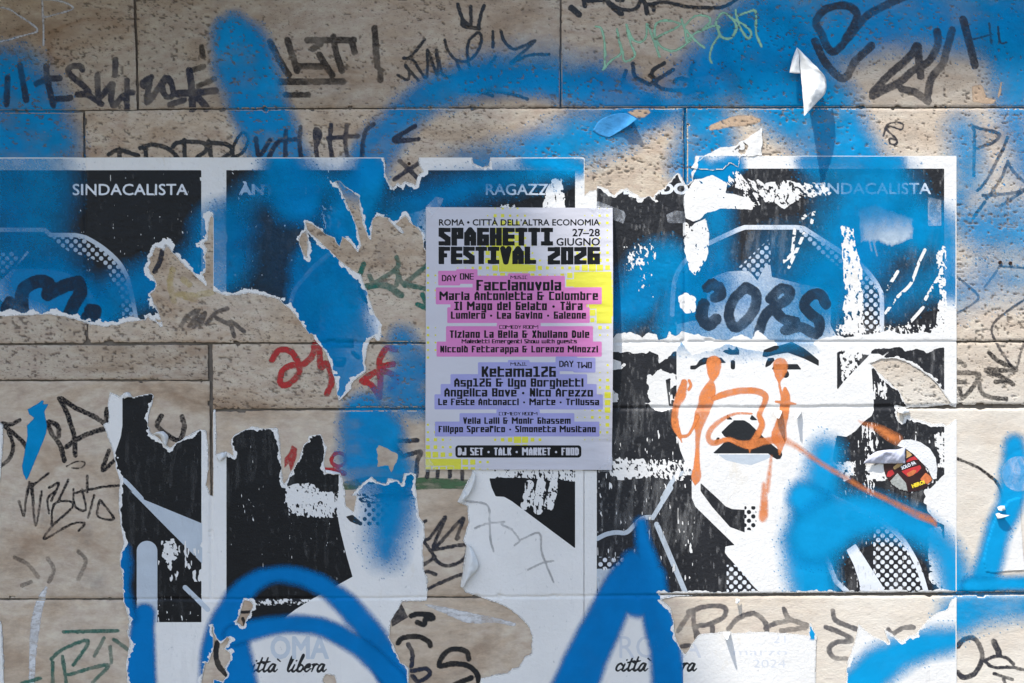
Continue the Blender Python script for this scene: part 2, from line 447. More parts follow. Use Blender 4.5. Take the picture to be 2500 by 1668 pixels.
# ---- the travertine wall: slabs traced from the joints, each with its own pores, chipped edges and recess
wall = thing('stone_wall', 'weathered travertine block wall carrying the posters and graffiti', 'wall', 1250, 834)
pitty = sstep(1010, 990, G.Y) * np.where((G.X < 512) & (G.Y > 929), .12, 1)
pitty = np.where(G.Y > 1000, .06, pitty)
band = G.noise(150, 3, 4, .6, 2.2, .45); patch = G.noise(210, 4, 3)
thr = .96 - .27 * band - .14 * patch + (1 - pitty) * .25
n1 = G.noise(5.6, 5, 2, .5, 1.4, .9); n2 = G.noise(13, 6, 3, .5, 1.8, .7)
PIT = mx(sstep(thr - .045, thr + .05, n1), .95 * sstep(thr + .035, thr + .10, n2))
PIT = PIT * np.clip(pitty * 3, 0, 1)
HB = .0022 * (G.noise(330, 7, 3) - .5) + .0015 * (G.noise(40, 8, 4, .6, 1.6, .8) - .5) + .0005 * (G.noise(8, 9, 3) - .5)
HB = HB - .0019 * PIT
SL = [  # outline, recess in mm
    ('p: -170,-140 324,-140 326,60 331,140 334,268 -170,269', 0), ('p: 331,-140 333,60 340,266 700,263.5 1366,262 1366,-140', .5),
    ('p: 1371,-140 1371,262 2670,261 2670,-140', -.6),
    ('p: -170,276 202,275 204,480 211,800 207,830 200,837 -170,838', 0), ('p: 208,272 341,270 700,267.5 1000,266 1667,265 1669,540 1669,834 222,836 216,826 210,500', -.4),
    ('p: 1677,265 2670,265 2670,832 1677,833', .4),
    ('p: -170,843 506,843 507,927 -170,927', -.8), ('p: -170,931 511,931 513,1461 -170,1461', .2),
    ('p: 518,841 2670,836 2670,986 1700,992 1000,994.5 700,997 520,999', .3),
    ('p: 519,1006 700,1003 1000,1002 1700,1001 2670,996 2670,1444 1875,1448 1170,1455.5 518,1461', 0),
    ('p: -170,1466 518,1465.5 1170,1460.5 1875,1456 2670,1453 2670,1810 -170,1810', .3)]
rngs = np.random.RandomState(3)
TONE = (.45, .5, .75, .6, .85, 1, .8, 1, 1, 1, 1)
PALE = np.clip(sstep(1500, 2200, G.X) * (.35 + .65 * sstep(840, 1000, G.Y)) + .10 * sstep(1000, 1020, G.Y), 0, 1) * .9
G.H = -.0066 + .007 * (G.noise(60, 11, 3) - .5)
emit('mortar_bed', np.ones_like(G.X), M['mortar'], wall, height=G.H.copy())
JD = np.full_like(G.X, -99.0)                                   # distance inside the nearest slab
HST = np.full_like(G.X, -.02)
WORN = .8 * sstep(.72, .8, G.noise(26, 13, 3, .6))               # chips along the arrises
for k, (p, rec) in enumerate(SL):
    F = G.poly(p, rough=1.3, seed=20 + k, rs=9) + 3.2 * (G.noise(70, 80 + k, 3, .6) - .5)
    F = F - 9 * WORN * sstep(12, 0, F)
    h = HB - rec / 1000 + .0012 * (rngs.rand() - .5) - .0022 * (1 - np.clip((F + .5) / 7, 0, 1)) ** 2
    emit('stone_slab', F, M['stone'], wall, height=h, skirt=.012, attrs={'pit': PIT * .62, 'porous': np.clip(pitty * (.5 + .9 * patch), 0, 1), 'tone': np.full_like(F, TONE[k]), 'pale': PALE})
    JD = mx(JD, F); HST = np.where(F > 0, h, HST)
# the wall goes on beyond the picture: same coursing in plainer slabs, then the courses above
xl, xr, zt, zb = float(WX(-150)), float(WX(2650)), float(WZ(-120)), float(WZ(1790))
k = 0
def plain_slab(x0, x1, z0, z1):
    V, T = box_v(x0 + .0025, x1 - .0025, -.0006, .25, z0 + .002, z1 - .002); o = new_mesh('stone_slab', V, T, M['stone'], wall, {'tone': np.full(8, .72), 'porous': np.full(8, .55)})
    b = o.modifiers.new('arris', 'BEVEL'); b.width = .003; b.segments = 2
rz = [zb] + [float(WZ(v)) for v in (1463, 1000, 838, 264)] + [zt]
for z0, z1 in zip(rz[:-1], rz[1:]):
    for a, b in ((xl - 3.4, xl - 2.1), (xl - 2.1, xl - .95), (xl - .95, xl - .001), (xr + .001, xr + .8), (xr + .8, xr + 2.0), (xr + 2.0, xr + 3.4)): plain_slab(a, b, z0, z1)
for z0, z1, sh in ((0, .30, 0), (.30, .62, .5), (.62, zb - .001, .2), (zt + .001, zt + .34, .3), (zt + .34, zt + .78, .7), (zt + .78, zt + 1.2, .1)):
    x = xl - 3.4
    while x < xr + 3.4:
        w = min(1.25 + .3 * math.sin(x * 5 + z0 * 9) + (sh if x < xl - 3.3 else 0), xr + 3.4 - x); plain_slab(x, x + w, z0, z1); x += w
V, T = box_v(xl - 3.39, xr + 3.39, .02, .3, 0, zt + 1.19); new_mesh('wall_core', V, T, M['mortar'], wall)
V, T = box_v(-14, 14, .004, .3, zt + 1.205, 15); tag(new_mesh('upper_facade', V, T, mat_plain('pale_plaster', (196, 178, 152), .9, .1, .003, 40, .2, 2)),
    'plain plastered upper storeys above the travertine wall', 'facade')

# ---- two unseen slabs added overhead, shaped to shade the left side and top band
def lit_edge(px, py, z):
    d = z - float(WZ(py)); return (float(WX(px)) + d * SUN[0] / SUN[2], d * SUN[1] / SUN[2])
def shade_slab(label, xy, z):
    t = thing('shade_slab', label, 'shade_slab', 1250, 834 - (z - ZC) * S, None)
    V, T = prism_v(xy, z, z + .16); new_mesh('slab', V, T, M['mortar'], t)
    return t
ZA, ZB2 = 12.5, 6.4
e0 = lit_edge(1150, 250, ZA)
shade_slab('unseen upper slab added to shade the left of the wall', [(e0[0], .004), (e0[0], -6.0), (-12, -6.0), (-12, .004)], ZA)
ed = [lit_edge(x, y, ZB2) for x, y in ((2900, 168), (2520, 170), (2300, 178), (2080, 200), (1900, 222), (1700, 252), (1500, 268), (1250, 276), (900, 300), (200, 330))]
# an unseen cloth awning added just above the left of the picture: it takes the high sky away from the top left blocks
aw = thing('added_awning', 'unseen canvas awning added to dim the sky over the left of the wall', 'awning', 300, -250)
M['canvas'] = mat_plain('beige_canvas', (150, 132, 104), .9, .1, .002, 60, .2, 6)
za = float(WZ(-30)) + .17
prof = [(.003, za + .26), (-.50, za + .02), (-.50, za - .07), (-.488, za - .07), (-.488, za + .008), (.003, za + .245)]
n_ = len(prof); V = np.array([[x, y, z] for x in (-3.0, -.50) for y, z in prof]); T = []
for i in range(n_):
    j = (i + 1) % n_; T += [(i, j, n_ + j), (i, n_ + j, n_ + i)]
for o_ in (0, n_): T += [(o_, o_ + 1, o_ + 4), (o_, o_ + 4, o_ + 5), (o_ + 1, o_ + 2, o_ + 3), (o_ + 1, o_ + 3, o_ + 4)]
new_mesh('canopy', V, np.array(T), M['canvas'], aw)
for x_ in (-2.9, -.6):
    V, T = box_v(x_ - .012, x_ + .012, -.47, .003, za - .02, za + .004); new_mesh('arm', V, T, M['mortar'], aw)
shade_slab('unseen lower slab added to shade the top of the wall', ed + [(-8, ed[-1][1]), (-8, .004), (ed[0][0], .004)], ZB2)

# running surfaces: G.H is the topmost surface so far, HP the shape pasted paper takes over the stone
G.H = mx(G.H, HST)
JW = sstep(3.5, -4, JD)                                           # 1 in the joints
HP = .0010 + .0016 * (G.noise(330, 7, 3) - .5) + .0007 * (G.noise(40, 8, 4, .6, 1.6, .8) - .5) - .0035 * JW * (.55 + .45 * G.noise(50, 15, 2))
HP = mx(HP, HST + .0004)

# ================================================================== MARKS ON THE BARE STONE
def mark(label, mat, parts, cat='graffiti', group=None, name='graffiti_tag', edge=1.2, amt=1.0, clip=None, pores=True, rough=1.4):
    """parts: (strokes, width) pairs; one object per tag"""
    F = G.zeros()
    for s, w in parts:
        if isinstance(w, (int, float)): F = mx(F, G.lines(s, w))
        else: F = mx(F, G.line(s, w))
    F = F + rough * (G.noise(7, 41, 2) - .5) * 2
    if clip is not None: F = mn(F, clip)
    c = np.clip(.25 + F / edge, 0, 1) * amt
    c = c * (.62 + .38 * sstep(.3, .6, G.noise(48, 42, 3))) if mat not in ('blackp', 'mint', 'chalk', 'red') else c * (.8 + .2 * sstep(.3, .6, G.noise(48, 42, 3)))
    if pores: c = wall_cover(c)
    o = emit(name, F, M[mat], cover=c)
    if o: tag(o, label, cat, group)
    return o

mark('white chalk letters S and P in the top left corner', 'chalk', [('11: 0,65 90,90 200,160 290,220 342,268 320,300 200,330 60,370 -40,390 | 385,-20 395,200 400,415 | 385,-10 560,12 668,65 640,95 520,130 410,160', 5.5)])
mark('short brown-black marker dashes beside the faded blue-black tag', 'brownp', [('11: 1765,645 1870,610 | 1820,790 1970,725 | 1850,430 1865,520', 15)], amt=.75)
mark('broad brown-black letters ending in an exclamation mark, underlined', 'brownp', [
    ('12: 130,385 220,560 300,690 | 290,370 330,500 380,650 | 400,610 600,610 | 580,500 640,600 700,690 | 470,370 900,370 | 520,450 590,410 | 710,340 735,480 790,650 | 880,380 905,480 | 1090,260 1100,450 1112,610 | 1145,650 1140,735 | 220,752 800,750', 17), ('12: 270,872 480,872', 15)], amt=.8)
mark('black marker crown above the thin black tag', 'blackp', [('12: 1850,40 1900,180 1960,240 | 1970,60 1975,180 1970,230 | 2095,50 2060,150 2040,262 | 1890,195 1905,240 2050,265 | 1900,215 1960,240 1980,200', 10)])
mark('thin black spiky tag beneath the drawn crown', 'blackp', [
    ('12: 1550,360 1480,450 1410,525 1355,535 1440,550 1500,640 1560,720 1575,600 1575,460 1620,580 1665,690 1668,580 1655,460 1690,600 1720,690 1860,712 | 1735,370 1760,460 1830,545 1940,560 2030,480 2070,360 2040,300 1960,370 1940,480 1960,620 1990,720 | 1840,560 1905,740 | 1300,690 1390,730 1405,660 1370,600 1420,660 1490,740 | 2175,290 2175,430 | 2250,290 2280,380 2360,450 2440,430 2560,380 2340,580 2500,510 2690,500 | 2200,520 2130,620 2060,700 | 1880,835 2050,845 2170,880 | 2120,830 2350,865 2490,910', 8.5)])
mark('jagged black capitals cut off by the top edge of the left poster', 'blackp', [
    ('11: 1000,1420 1090,1380 1270,1430 | 1100,1370 1100,1470 | 1290,1360 1400,1330 1550,1370 1650,1470 | 1340,1340 1340,1460 | 1590,1350 1640,1310 1850,1310 1900,1370 1810,1450 | 1690,1290 1700,1460 | 1920,1300 1940,1440 1965,1540 | 1930,1310 2090,1330 2130,1390 2050,1450', 12),
    ('11: 2140,1440 2150,1330 2230,1220 2280,1280 2230,1400 2130,1450', 9)])
mark('bold black tag cut off by the top edge of the picture', 'blackp', [
    ('13: 545,75 615,135', 17), ('13: 670,60 655,-30 | 700,10 850,0 900,50 980,120 1010,130 | 1200,0 1230,60 1240,125', 12),
    ('13: 830,-30 950,60 1060,95 1150,70 1190,-30 | 1220,40 1290,50 1300,95 | 1270,40 1400,20 1600,60 1800,72 1950,60 2100,-30 | 960,0 1020,5', 10)])
mark('black angular tag below the mint green name', 'blackp', [
    ('13: 1045,655 1010,760 | 1110,585 1120,680 1150,720 1270,780 | 1280,690 1300,640 1400,580 | 1270,690 1330,730 1480,640 | 1300,710 1330,745 | 1290,760 1400,820 1600,825 1650,770 1600,730 1530,725 1495,750 | 1680,570 1640,640 1650,720 | 1650,700 1850,665 | 1760,545 1830,640 1860,680 | 1850,665 1920,650 1990,580 1930,540 1900,565 | 1600,860 1700,825 1790,810 | 1725,885 1830,850', 11)])
mark('small key-shaped grey squiggle right of the hanging white scrap', 'greyp', [('14: 1060,1250 1100,1140 1230,1132 1225,1190 1115,1160 1100,1200 1180,1280 1175,1325 1125,1320 1120,1275 1185,1285', 5.5)])
mark('grey letter P, slash and triangle at the right edge', 'greyp', [('v: 400,110 430,180 430,400 425,650 | 400,120 500,150 640,180 700,220 640,290 470,360 | 785,240 740,360 650,530 560,700 465,810 | 785,495 730,650 640,790 560,890 | 790,510 860,620 1000,750 | 520,862 700,850 900,820 1000,780 850,880 700,980 | 540,930 420,1100', 9)], amt=.9)
mark('loose thin grey strokes beside the right poster', 'greyp', [('24: 1700,1010 1860,1140 1935,1230 1830,1320 1700,1390 | 2130,940 2060,1040 1990,1130 | 2380,960 2250,950 2120,940 | 2380,1230 2150,1390 2060,1490 2065,1580 2180,1780 2270,1880 2320,1740 2380,1560', 7)], amt=.8)
mark('smudged grey letters on the pale stone at the right edge above the joint', 'dryp', [('34: 1730,300 1810,350 | 1720,415 1900,420 1940,450 1870,560 1790,640 1760,560 | 1720,500 1810,500 | 1930,450 1960,590 2050,640 2190,655 | 2030,230 2120,310 2280,390 2000,390 2140,450 2250,520 | 2090,500 2180,490', 12)], amt=.85)
mark('curved black crayon line right of the poster with the sticker', 'dryp', [('u: 228,165 350,210 470,270 560,340 630,400 680,500 700,600 695,650', 8)])
mark('dark letters O and S in the bottom right corner', 'greyp', [('44: 1550,1270 1600,1215 1680,1200 1740,1280 1750,1380 1690,1490 1600,1520 1550,1480', 13), ('44: 1850,1230 1890,1320', 16), ('44: 1770,1390 1850,1352 1950,1360 2010,1415 | 1770,1390 1850,1440 2000,1440 2130,1470 | 1850,1490 2000,1540 | 1930,1540 1950,1590', 9)])
mark('dry black crayon initials left of the lower left poster', 'dryp', [
    ('31: 545,650 620,800 680,1000 690,1170 | 560,650 700,740 850,810 975,890 | 975,925 850,960 700,1030 610,1095 | 590,1220 550,1080 480,980 440,870 530,905 540,1000 | 1480,810 1450,910 1630,1035 1690,920 1670,820 | 980,750 975,860', 13),
    ('31: 20,880 100,890 180,850 | 40,905 200,1040 290,1190 | 80,960 120,1080 90,1200 -20,1290 | 1000,1130 940,1310 1050,1220', 11), ('31: 610,1275 700,1230 780,1240 740,1290 660,1290 | 250,900 300,870', 4)])
mark('thin scrawled signature in purple-black pen left of the torn poster', 'dryp', [
    ('31: 440,1340 300,1450 | 270,1420 235,1600 | 290,1430 310,1620 | 450,1470 540,1430 470,1590 | 625,1400 530,1600 | 800,1360 800,1510 | 680,1520 900,1470 1090,1450', 7),
    ('41: 155,80 195,200 220,0 255,-20 290,280 340,0 | 400,180 390,60 460,-10 | 420,270 440,110 560,80 590,130 430,280 360,390 580,270 690,260 640,325 | 600,-20 610,120 700,150 670,-20 | 720,215 770,30 | 810,80 800,205 930,222 820,70', 6.5)])
mark('ghostly grey curved strokes on the left wall above the lowest joint', 'dryp', [('41: 120,540 230,600 310,700 | 390,550 440,640 400,740 | 640,490 700,570 640,720 | 180,770 250,740', 11)], amt=.45)
mark('white paint run crossing the lowest joint at the left', 'whitep', [('41: 375,790 330,900 290,1080 270,1300 255,1580', [8, 20, 24, 19, 14])], name='paint_drip', cat='paint drip')
mark('faint green letters in the bottom left corner', 'green', [('41: 520,1150 960,1140 | 420,1370 500,1300 690,1220 710,1260 600,1420 | 510,1350 545,1590 | 850,1200 770,1350 | 930,1210 1040,1290 | 900,1270 910,1400 | 430,1400 430,1590 | 560,1500 880,1420 760,1560 | 180,1568 330,1530', 10)], amt=.75)
F = G.poly('31: 250,750 340,700 380,665 405,670 395,705 445,700 410,770 430,900 425,970 370,1110 310,1250 265,1370 240,1405 210,1340 200,1270 230,1110 250,1000 245,900 310,830 265,800', rough=1, seed=8)
emit_top('paint_mark', F, M['blue'], 'blue blade-shaped paint mark pointing down on the left wall', 'paint mark', cover=wall_cover(np.clip(.5 + F / 5, 0, 1) * .95))
mark('smudged grey scribble on the torn patch between the two left posters', 'greyp', [('21: 1660,1490 1720,1400 1820,1350 1740,1490 | 1780,1500 1880,1370 1840,1480 | 1900,1470 1980,1370 2090,1330 | 1990,1420 2100,1470 | 2150,1580 2120,1450 2240,1540', 12)], amt=.6)
mark('short dark marker stroke inside the peak of the left torn patch', 'greyp', [('21: 1490,800 1470,900 1420,990', 13)])
mark('faint yellow lettering on the bare stone left of the second poster', 'yellowp', [('21: 1590,970 1560,1100 1600,1260 | 1680,1060 1740,1110 | 1640,1200 1780,1210 | 1830,1200 1950,1180 | 1700,1220 1790,1240', 16)], amt=.45)
mark('green marker tag on bare stone left of the festival poster', 'green', [('22: 1290,855 1300,950 1150,1060 1080,1095 1045,1030 | 1290,960 1320,1060 1370,1120 | 1290,1110 1305,1050 | 1590,910 1480,1010 1380,1085 | 1390,1115 1480,1130 1590,1155 | 990,920 960,1000 930,1050 | 1530,1200 1570,1300 | 1480,1290 1570,1330', 13), ('22: 1010,1130 1130,1110 1220,1130 1290,1180 1330,1205', 18)], amt=.9)
mark('red looping tag split by the blue torn poster tongue', 'red', [('32: 145,300 200,215 270,205 340,240 385,320 400,390 360,470 270,530 220,500 240,400 320,350 430,340 520,250 540,140 580,200 590,360 640,330 | 660,330 690,430 690,520 650,605 | 1130,640 1140,500 1130,330 1150,260 1200,190 1280,200 | 1130,360 1260,335 | 970,490 1090,410 | 970,490 1060,530 1125,630 | 1150,390 1250,430 1300,490 1235,560', 16)])
F = mn(G.poly('32: 330,1080 380,1110 370,1200 320,1340 300,1250 260,1290 260,1200 300,1150', rough=1.5), 9)
emit_top('paint_mark', F, M['red'], 'red paint patch in the torn gap of the lower second poster', 'paint mark', cover=np.clip(.6 + F / 4, 0, 1) * .8)
mark('small red ring beside the dark torn poster strip', 'red', [('32: 690,1220 710,1170 760,1150 815,1175 825,1220 800,1260 750,1275 705,1250 690,1220', 10), ('32: 640,1310 760,1320 810,1340', 14)])
mark('green paint smear below the festival poster', 'olive', [('32: 830,1450 1050,1425 1300,1440 1600,1430 1950,1440', [22, 30, 34, 28, 24])], name='paint_smear', cat='paint smear')
mark('grey letter F left of the lower edge of the festival poster', 'greyp', [('32: 1480,1035 1400,1040 1260,1052 1330,1160 1350,1180 1510,1140 1480,1230 1470,1360', 12)], amt=.9)
mark('row of short dark strokes peeping out below the festival poster', 'greyp', [('32: 1580,1290 1570,1370 | 1670,1290 1665,1370 | 1780,1290 1780,1370 | 1890,1290 1895,1390', 11)])
mark('grey pointed tag on the stone gap below the festival poster', 'greyp', [('42: 1370,600 1450,530 1370,400 1420,380 1550,210 1450,470 1690,220 1640,380 1660,375 | 1450,480 1720,440 1690,560 1560,610 1480,570 1460,530 | 1350,670 1410,655 1470,680 | 1380,810 1550,730 1720,665 | 1370,250 1390,240', 9.5)])
F = G.poly('42: 1190,920 1245,1030 1110,1110 1105,1030', rough=1)
emit_top('paint_mark', F, M['greyp'], 'dark grey wedge above the bold black letters at the bottom', 'paint mark', cover=np.full_like(F, .8))
mark('bold black letters on bare stone at the bottom centre', 'blackp', [('42: 1270,1020 1320,1005 1420,1010 1445,1040 1390,1045 1370,1090 1320,1070 | 1160,1240 1200,1200 1330,1190 1410,1230 1425,1265 | 1740,1370 1720,1310 1620,1290 1540,1330 1500,1425 1620,1410 1740,1430 1810,1500 1820,1590 | 1610,1590 1760,1525', 14)])
mark('greyed hook strokes left of the bold black S at the bottom', 'inkblue', [('42: 1245,1250 1280,1330 1270,1430 | 1275,1470 1390,1450 1420,1500 1330,1555 1280,1510', 12)])
mark('black curved stroke in the gap between the two lower left posters', 'blackp', [('41: 1775,1240 1765,1330 1790,1430 1850,1495', 14), ('41: 1960,990 2050,985 | 1985,1040 2000,1090', 8)])
mark('white paint streak across the stone at the bottom centre', 'whitep', [('42: 1380,925 1550,975 1750,1035 1950,1055 2110,1090', [3, 16, 26, 14, 10])], name='paint_smear', cat='paint smear')
mark('streaky grey letters on the stone strip under the right poster', 'inkblue', [
    ('43: 1360,1140 1440,1020 1480,980 1490,1100 1520,1170 | 1440,985 1600,940 1740,950 1730,1030 1600,1090 1510,1110 1510,1200 | 1390,1270 1450,1260 | 1640,1110 1640,1180 | 1770,1130 1850,1040 1980,1000 2075,1080 2080,1180 2020,1290 1950,1310', 13),
    ('44: 130,960 170,1040 320,1095 | -20,1120 60,1080 160,1060 | 110,1140 310,1115 | 190,1210 290,1200 | 530,975 560,1060 730,1130 | 475,1110 600,1160 690,1220 560,1235 500,1290 540,1360 640,1370 | 985,1130 1020,1165 1100,1120 1190,1110', 13)], amt=.62)

# ---- blue spray on the stone above and beside the posters
def wspray(label, s, w, sw, mat='blue', amt=1.0, name='spray_paint', group='blue spray strokes on the bare stone'):
    F = G.line(s, w, pad=140) + 26 * (G.noise(70, 37, 4, .6) - .5)
    a = wall_cover(soft(F, sw)) * amt * .9
    a = a + (GRAIN - .5) * .85 * a * (1 - a); a = a * (1 - .34 * sstep(.4, .8, G.noise(60, 33, 5, .6, 1.4, .8)))
    a = droplets(np.clip(a, 0, 1), amt)
    return emit_top(name, (a - .03) * 40, M[mat], label, 'spray paint', group, cover=a)
wspray('blue spray down the left edge above the first poster', 'p: 10,215 50,300 65,400', [190, 230, 250], 48)
wspray('solid blue drop-shaped spray blob between the faded tag and the brown letters', 'p: 572,80 590,140 618,220 655,310 690,400', [85, 140, 140, 130, 140], 26)
wspray('long blue spray arc crossing the upper joint', 'p: 880,430 930,345 1000,275 1080,225 1170,197 1280,192 1380,207 1480,226 1580,262', [120, 90, 78, 72, 80, 76, 80, 92, 90], 27)
wspray('thin teal overspray above the blue arc', 'p: 1000,250 1180,165 1330,150 1520,190', [40, 60, 60, 40], 50, amt=.45)
wspray('broad diagonal blue spray on the sunlit block above the torn corner', 'p: 1590,285 1470,325 1350,365 1230,395 1130,420', [50, 105, 110, 90, 80], 45)
wspray('broad blue spray sweeping along the top right edge', 'p: 1640,250 1740,190 1850,110 1990,50 2200,10 2540,30', [70, 150, 210, 220, 210, 230], 50)
wspray('blue spray under the hanging white scrap', 'p: 1860,130 1930,220 2010,300 2070,400 2150,470', [190, 210, 190, 170, 150], 40)
wspray('blue spray on the block right of the upright joint', 'p: 1705,270 1725,330 1700,400', [90, 120, 120], 40)
wspray('blue haze down the upper right edge', 'p: 2490,90 2500,200 2480,290 2510,400', [190, 150, 60, 70], 55, amt=.9)
wspray('pale blue spray beside the top corner of the right poster', 'p: 2350,320 2360,420 2345,520 2420,555 2530,545', [60, 80, 60, 120, 130], 50, amt=.8)
wspray('blue haze beside the middle of the right poster', 'p: 2340,720 2420,680 2500,690', [80, 90, 60], 55, amt=.6)
wspray('blue spray behind the festival poster at its left edge', 'p: 985,840 1010,900 970,960 1050,985', [70, 90, 90, 60], 28, amt=.85)
wspray('solid blue spray panel under the torn second poster', 'p: 890,1015 905,1070 905,1120 960,1150 935,1180', [110, 150, 150, 90, 60], 24)
wspray('blue spray below the lowest joint at the right edge', 'p: 2345,1500 2420,1485 2540,1468', [100, 70, 60], 34, 'blue_sunlit')
mark('mint green looping name in paint marker', 'mint', [
    ('13: 770,245 820,265 850,400 850,600 835,640 920,550 1000,490 985,380 965,265 | 985,380 1015,480 1040,565 1130,510 1090,400 1050,230 1100,350 1170,390 1230,340 1240,220 1290,350 1355,520 | 1330,430 1310,290 1330,215 1420,188 1540,220 1480,270 1330,350 1370,430 1460,470 1550,440 1640,370 | 1555,175 1590,290 1605,390 | 1580,240 1680,150 1790,150 1820,200 1760,260 1690,300 1600,370 | 1600,280 1680,370 1765,440 | 1690,300 1850,240 1905,250 | 1905,320 1840,420 1815,530 1835,580 | 1905,300 1870,210 1930,120 2010,160 2060,250 2010,350 1930,345 1880,260 | 2050,90 2070,190 2120,300 2170,355 2195,300 2130,230 2020,170 | 2060,150 2170,110 2235,110 2240,300 2290,430', 6.5)])
mark('large faded black letters on the blue paint in the top right', 'greyp', [
    ('14: 1260,-30 1100,40 900,150 760,320 590,480 480,290 440,200 520,90 680,50 790,90 810,180 700,380 | 430,380 530,580 690,725 800,560 | 960,850 1100,700 1300,520 1370,420 1385,560 1400,700 | 960,880 1200,760 1330,650 1480,560 1560,400 1550,290 | 1690,280 1650,420 1600,590 1500,720 1460,910 | 1230,820 1350,850 1470,930 | 1790,180 1850,400 1900,600 | 800,560 950,420', 20),
    ('14: 1890,360 2050,320 | 2030,220 2050,400 | 2110,250 2130,390 2190,390', 6)], amt=.78)
mark('faded dark lettering running across the foot of the blue arc above the second poster', 'inkblue', [
    ('12: 0,1270 30,1430 130,1290 | 120,1440 210,1300 390,1280 | 275,1200 270,1440 | 410,1170 400,1300 415,1460 | 560,1450 545,1200 590,1230 560,1330 | 690,1150 680,1300 700,1450 | 660,1270 940,1250 | 835,1150 820,1300 840,1450 | 1080,1140 1000,1220 970,1450 | 1460,1160 1280,1270 1290,1300 1340,1285 | 1290,1300 1490,1280 | 1320,1480 1400,1550 1500,1660 | 1270,1650 1400,1560 1510,1490', 12)], amt=.85)
mark('faded blue-black tag with looped letters left of the blue blob', 'inkblue', [
    ('11: 70,715 65,830 60,960 | 180,600 215,780 240,920 | 425,610 430,700 460,850 490,970 | 335,770 430,725 550,720 | 510,912 650,900 | 755,640 735,608 660,610 625,650 680,720 790,810 815,845 | 715,870 800,870 930,955 | 895,690 898,800 915,900 1030,770 1020,900 1050,970 1130,880 1220,850 | 1165,740 1165,1005 | 1060,550 1055,690 | 1390,710 1310,760 1320,790 1375,745 1350,940 1450,820 1520,715 1490,800 1530,890 1590,860 1560,735 1520,715 | 1560,960 1690,920', 16),
    ('11: 1735,650 1760,800 1765,1000 | 1635,862 1800,850 1975,835 | 1800,880 1880,965 1895,1000', 19)], amt=.8)
F = G.poly('32: 1110,1280 1110,1110 1130,1085 1200,1110 1300,1170 1290,1240 1240,1325 1210,1270', rough=4, seed=12)
emit_top('bare_patch', F, M['stone'], 'bare brown stone patch scraped out of the blue panel', 'bare patch', attrs={'pit': PIT * 0, 'tone': np.full_like(F, .7), 'pale': PIT * 0})

def bare(p, label, seed):
    F = G.poly(p, rough=2.5, seed=seed, rs=9)
    emit_top('bare_patch', F, M['scraped'], label, 'bare patch', cover=np.clip(F / 3, 0, 1) * (1 - .8 * PIT))
bare('13: 1800,1160 1900,1110 2010,1070 2100,1050 2200,1060 2285,1090 2280,1130 2150,1160 2000,1170 1900,1190 1810,1205', 'long bare peach patch in the blue paint right of the upright joint', 61)
bare('14: 1870,790 1960,770 1990,830 2010,890 2100,910 2130,760 2150,740 2145,860 2080,950 1990,960 1880,940', 'ragged bare patch in the blue paint near the top right corner', 62)
bare('13: 1050,1030 1150,1000 1260,1000 1280,1040 1200,1090 1140,1090', 'small bare patch above the peeling blue paper', 63)

# ================================================================== THE THREE PASTED PORTRAIT POSTERS
FACE = G.zeros()                                      # where paint can lie on unbroken poster paper
def paper(parent, rect, torn, seed, rough=3.4, fringe=(1.5, 9), name='paper_sheet', holes=(), smooth_holes=()):
    """a pasted piece: straight trimmed edges from rect, ragged ones from the torn outline; returns its face"""
    global FACE
    x0, y0, x1, y1 = rect
    R = mn(mn(G.X - x0, x1 - G.X), mn(G.Y - y0, y1 - G.Y))
    T_ = G.poly(torn, rough=rough, seed=seed, rs=13, pad=60)
    for h in holes: T_ = mn(T_, -G.poly(h, rough=rough, seed=seed + 5, rs=13, pad=60) if not isinstance(h, np.ndarray) else -h)
    T_ = np.where(T_ < -90, -99, T_)
    F = mn(R, T_)
    emit(name, F, M['paper'], parent, height=HP, skirt=.0011)
    if rough > 1:
        fib = T_ + 9 * (G.noise(6, seed + 90, 3, .7) - .42) + 5 * (G.noise(30, seed + 91, 2) - .5)
        Ff = mn(mn(R, fib), 2.5 - T_)
        emit('torn_fibre', Ff, M['fibre'], parent, 5e-5, cover=np.clip(.35 + fib / 6, 0, 1) * .8, raise_H=False)
    inset = fringe[0] * .5 + fringe[1] * 1.9 * np.clip(2.6 * (G.noise(26, seed + 70, 5, .65) - .36), 0, 1.3)
    fc = mn(R, T_ - inset)
    FACE = mx(FACE, fc)
    return fc
def scuff(region, thr=.5, scale=10, seed=1, sx=1.0, sy=1.0, rot=0.0, edge=10, k=45):
    """worn-off ink inside a region"""
    F = G.poly(region, rough=5, seed=seed + 3, rs=25) if isinstance(region, str) or region.shape[1] == 2 else region
    n = G.noise(scale * .8, seed, 5, .7, sx, sy, rot)
    return mn(F + 4, (n - thr) * k + np.clip(F / edge, -2, .6) * 4)
def rect(x0, y0, x1, y1): return mn(mn(G.X - x0, x1 - G.X), mn(G.Y - y0, y1 - G.Y))
def cut(F, *subs):
    for s in subs: F = mn(F, -s)
    return F
def specks(x0, y0, x1, y1, thr=.70, scale=7, seed=2, sx=.6, sy=2.2, rot=0.0):
    return mn(rect(x0, y0, x1, y1), (G.noise(scale, seed, 3, .6, sx, sy, rot) - thr) * 60)
def part(name, F, mat, parent, off=7e-5): return emit(name, F, M[mat], parent, off)
def lettering(parent, s, x0, x1, yt, yb, mat='white_ink', bold=0.0, clip=None, name='lettering', gap=1.0, shear=0, segs=None):
    F = G.segs(text_segs(s, x0, x1, yt, yb, bold, shear, gap)) if segs is None else segs
    if clip is not None: F = mn(F, clip)
    return part(name, F, mat, parent)

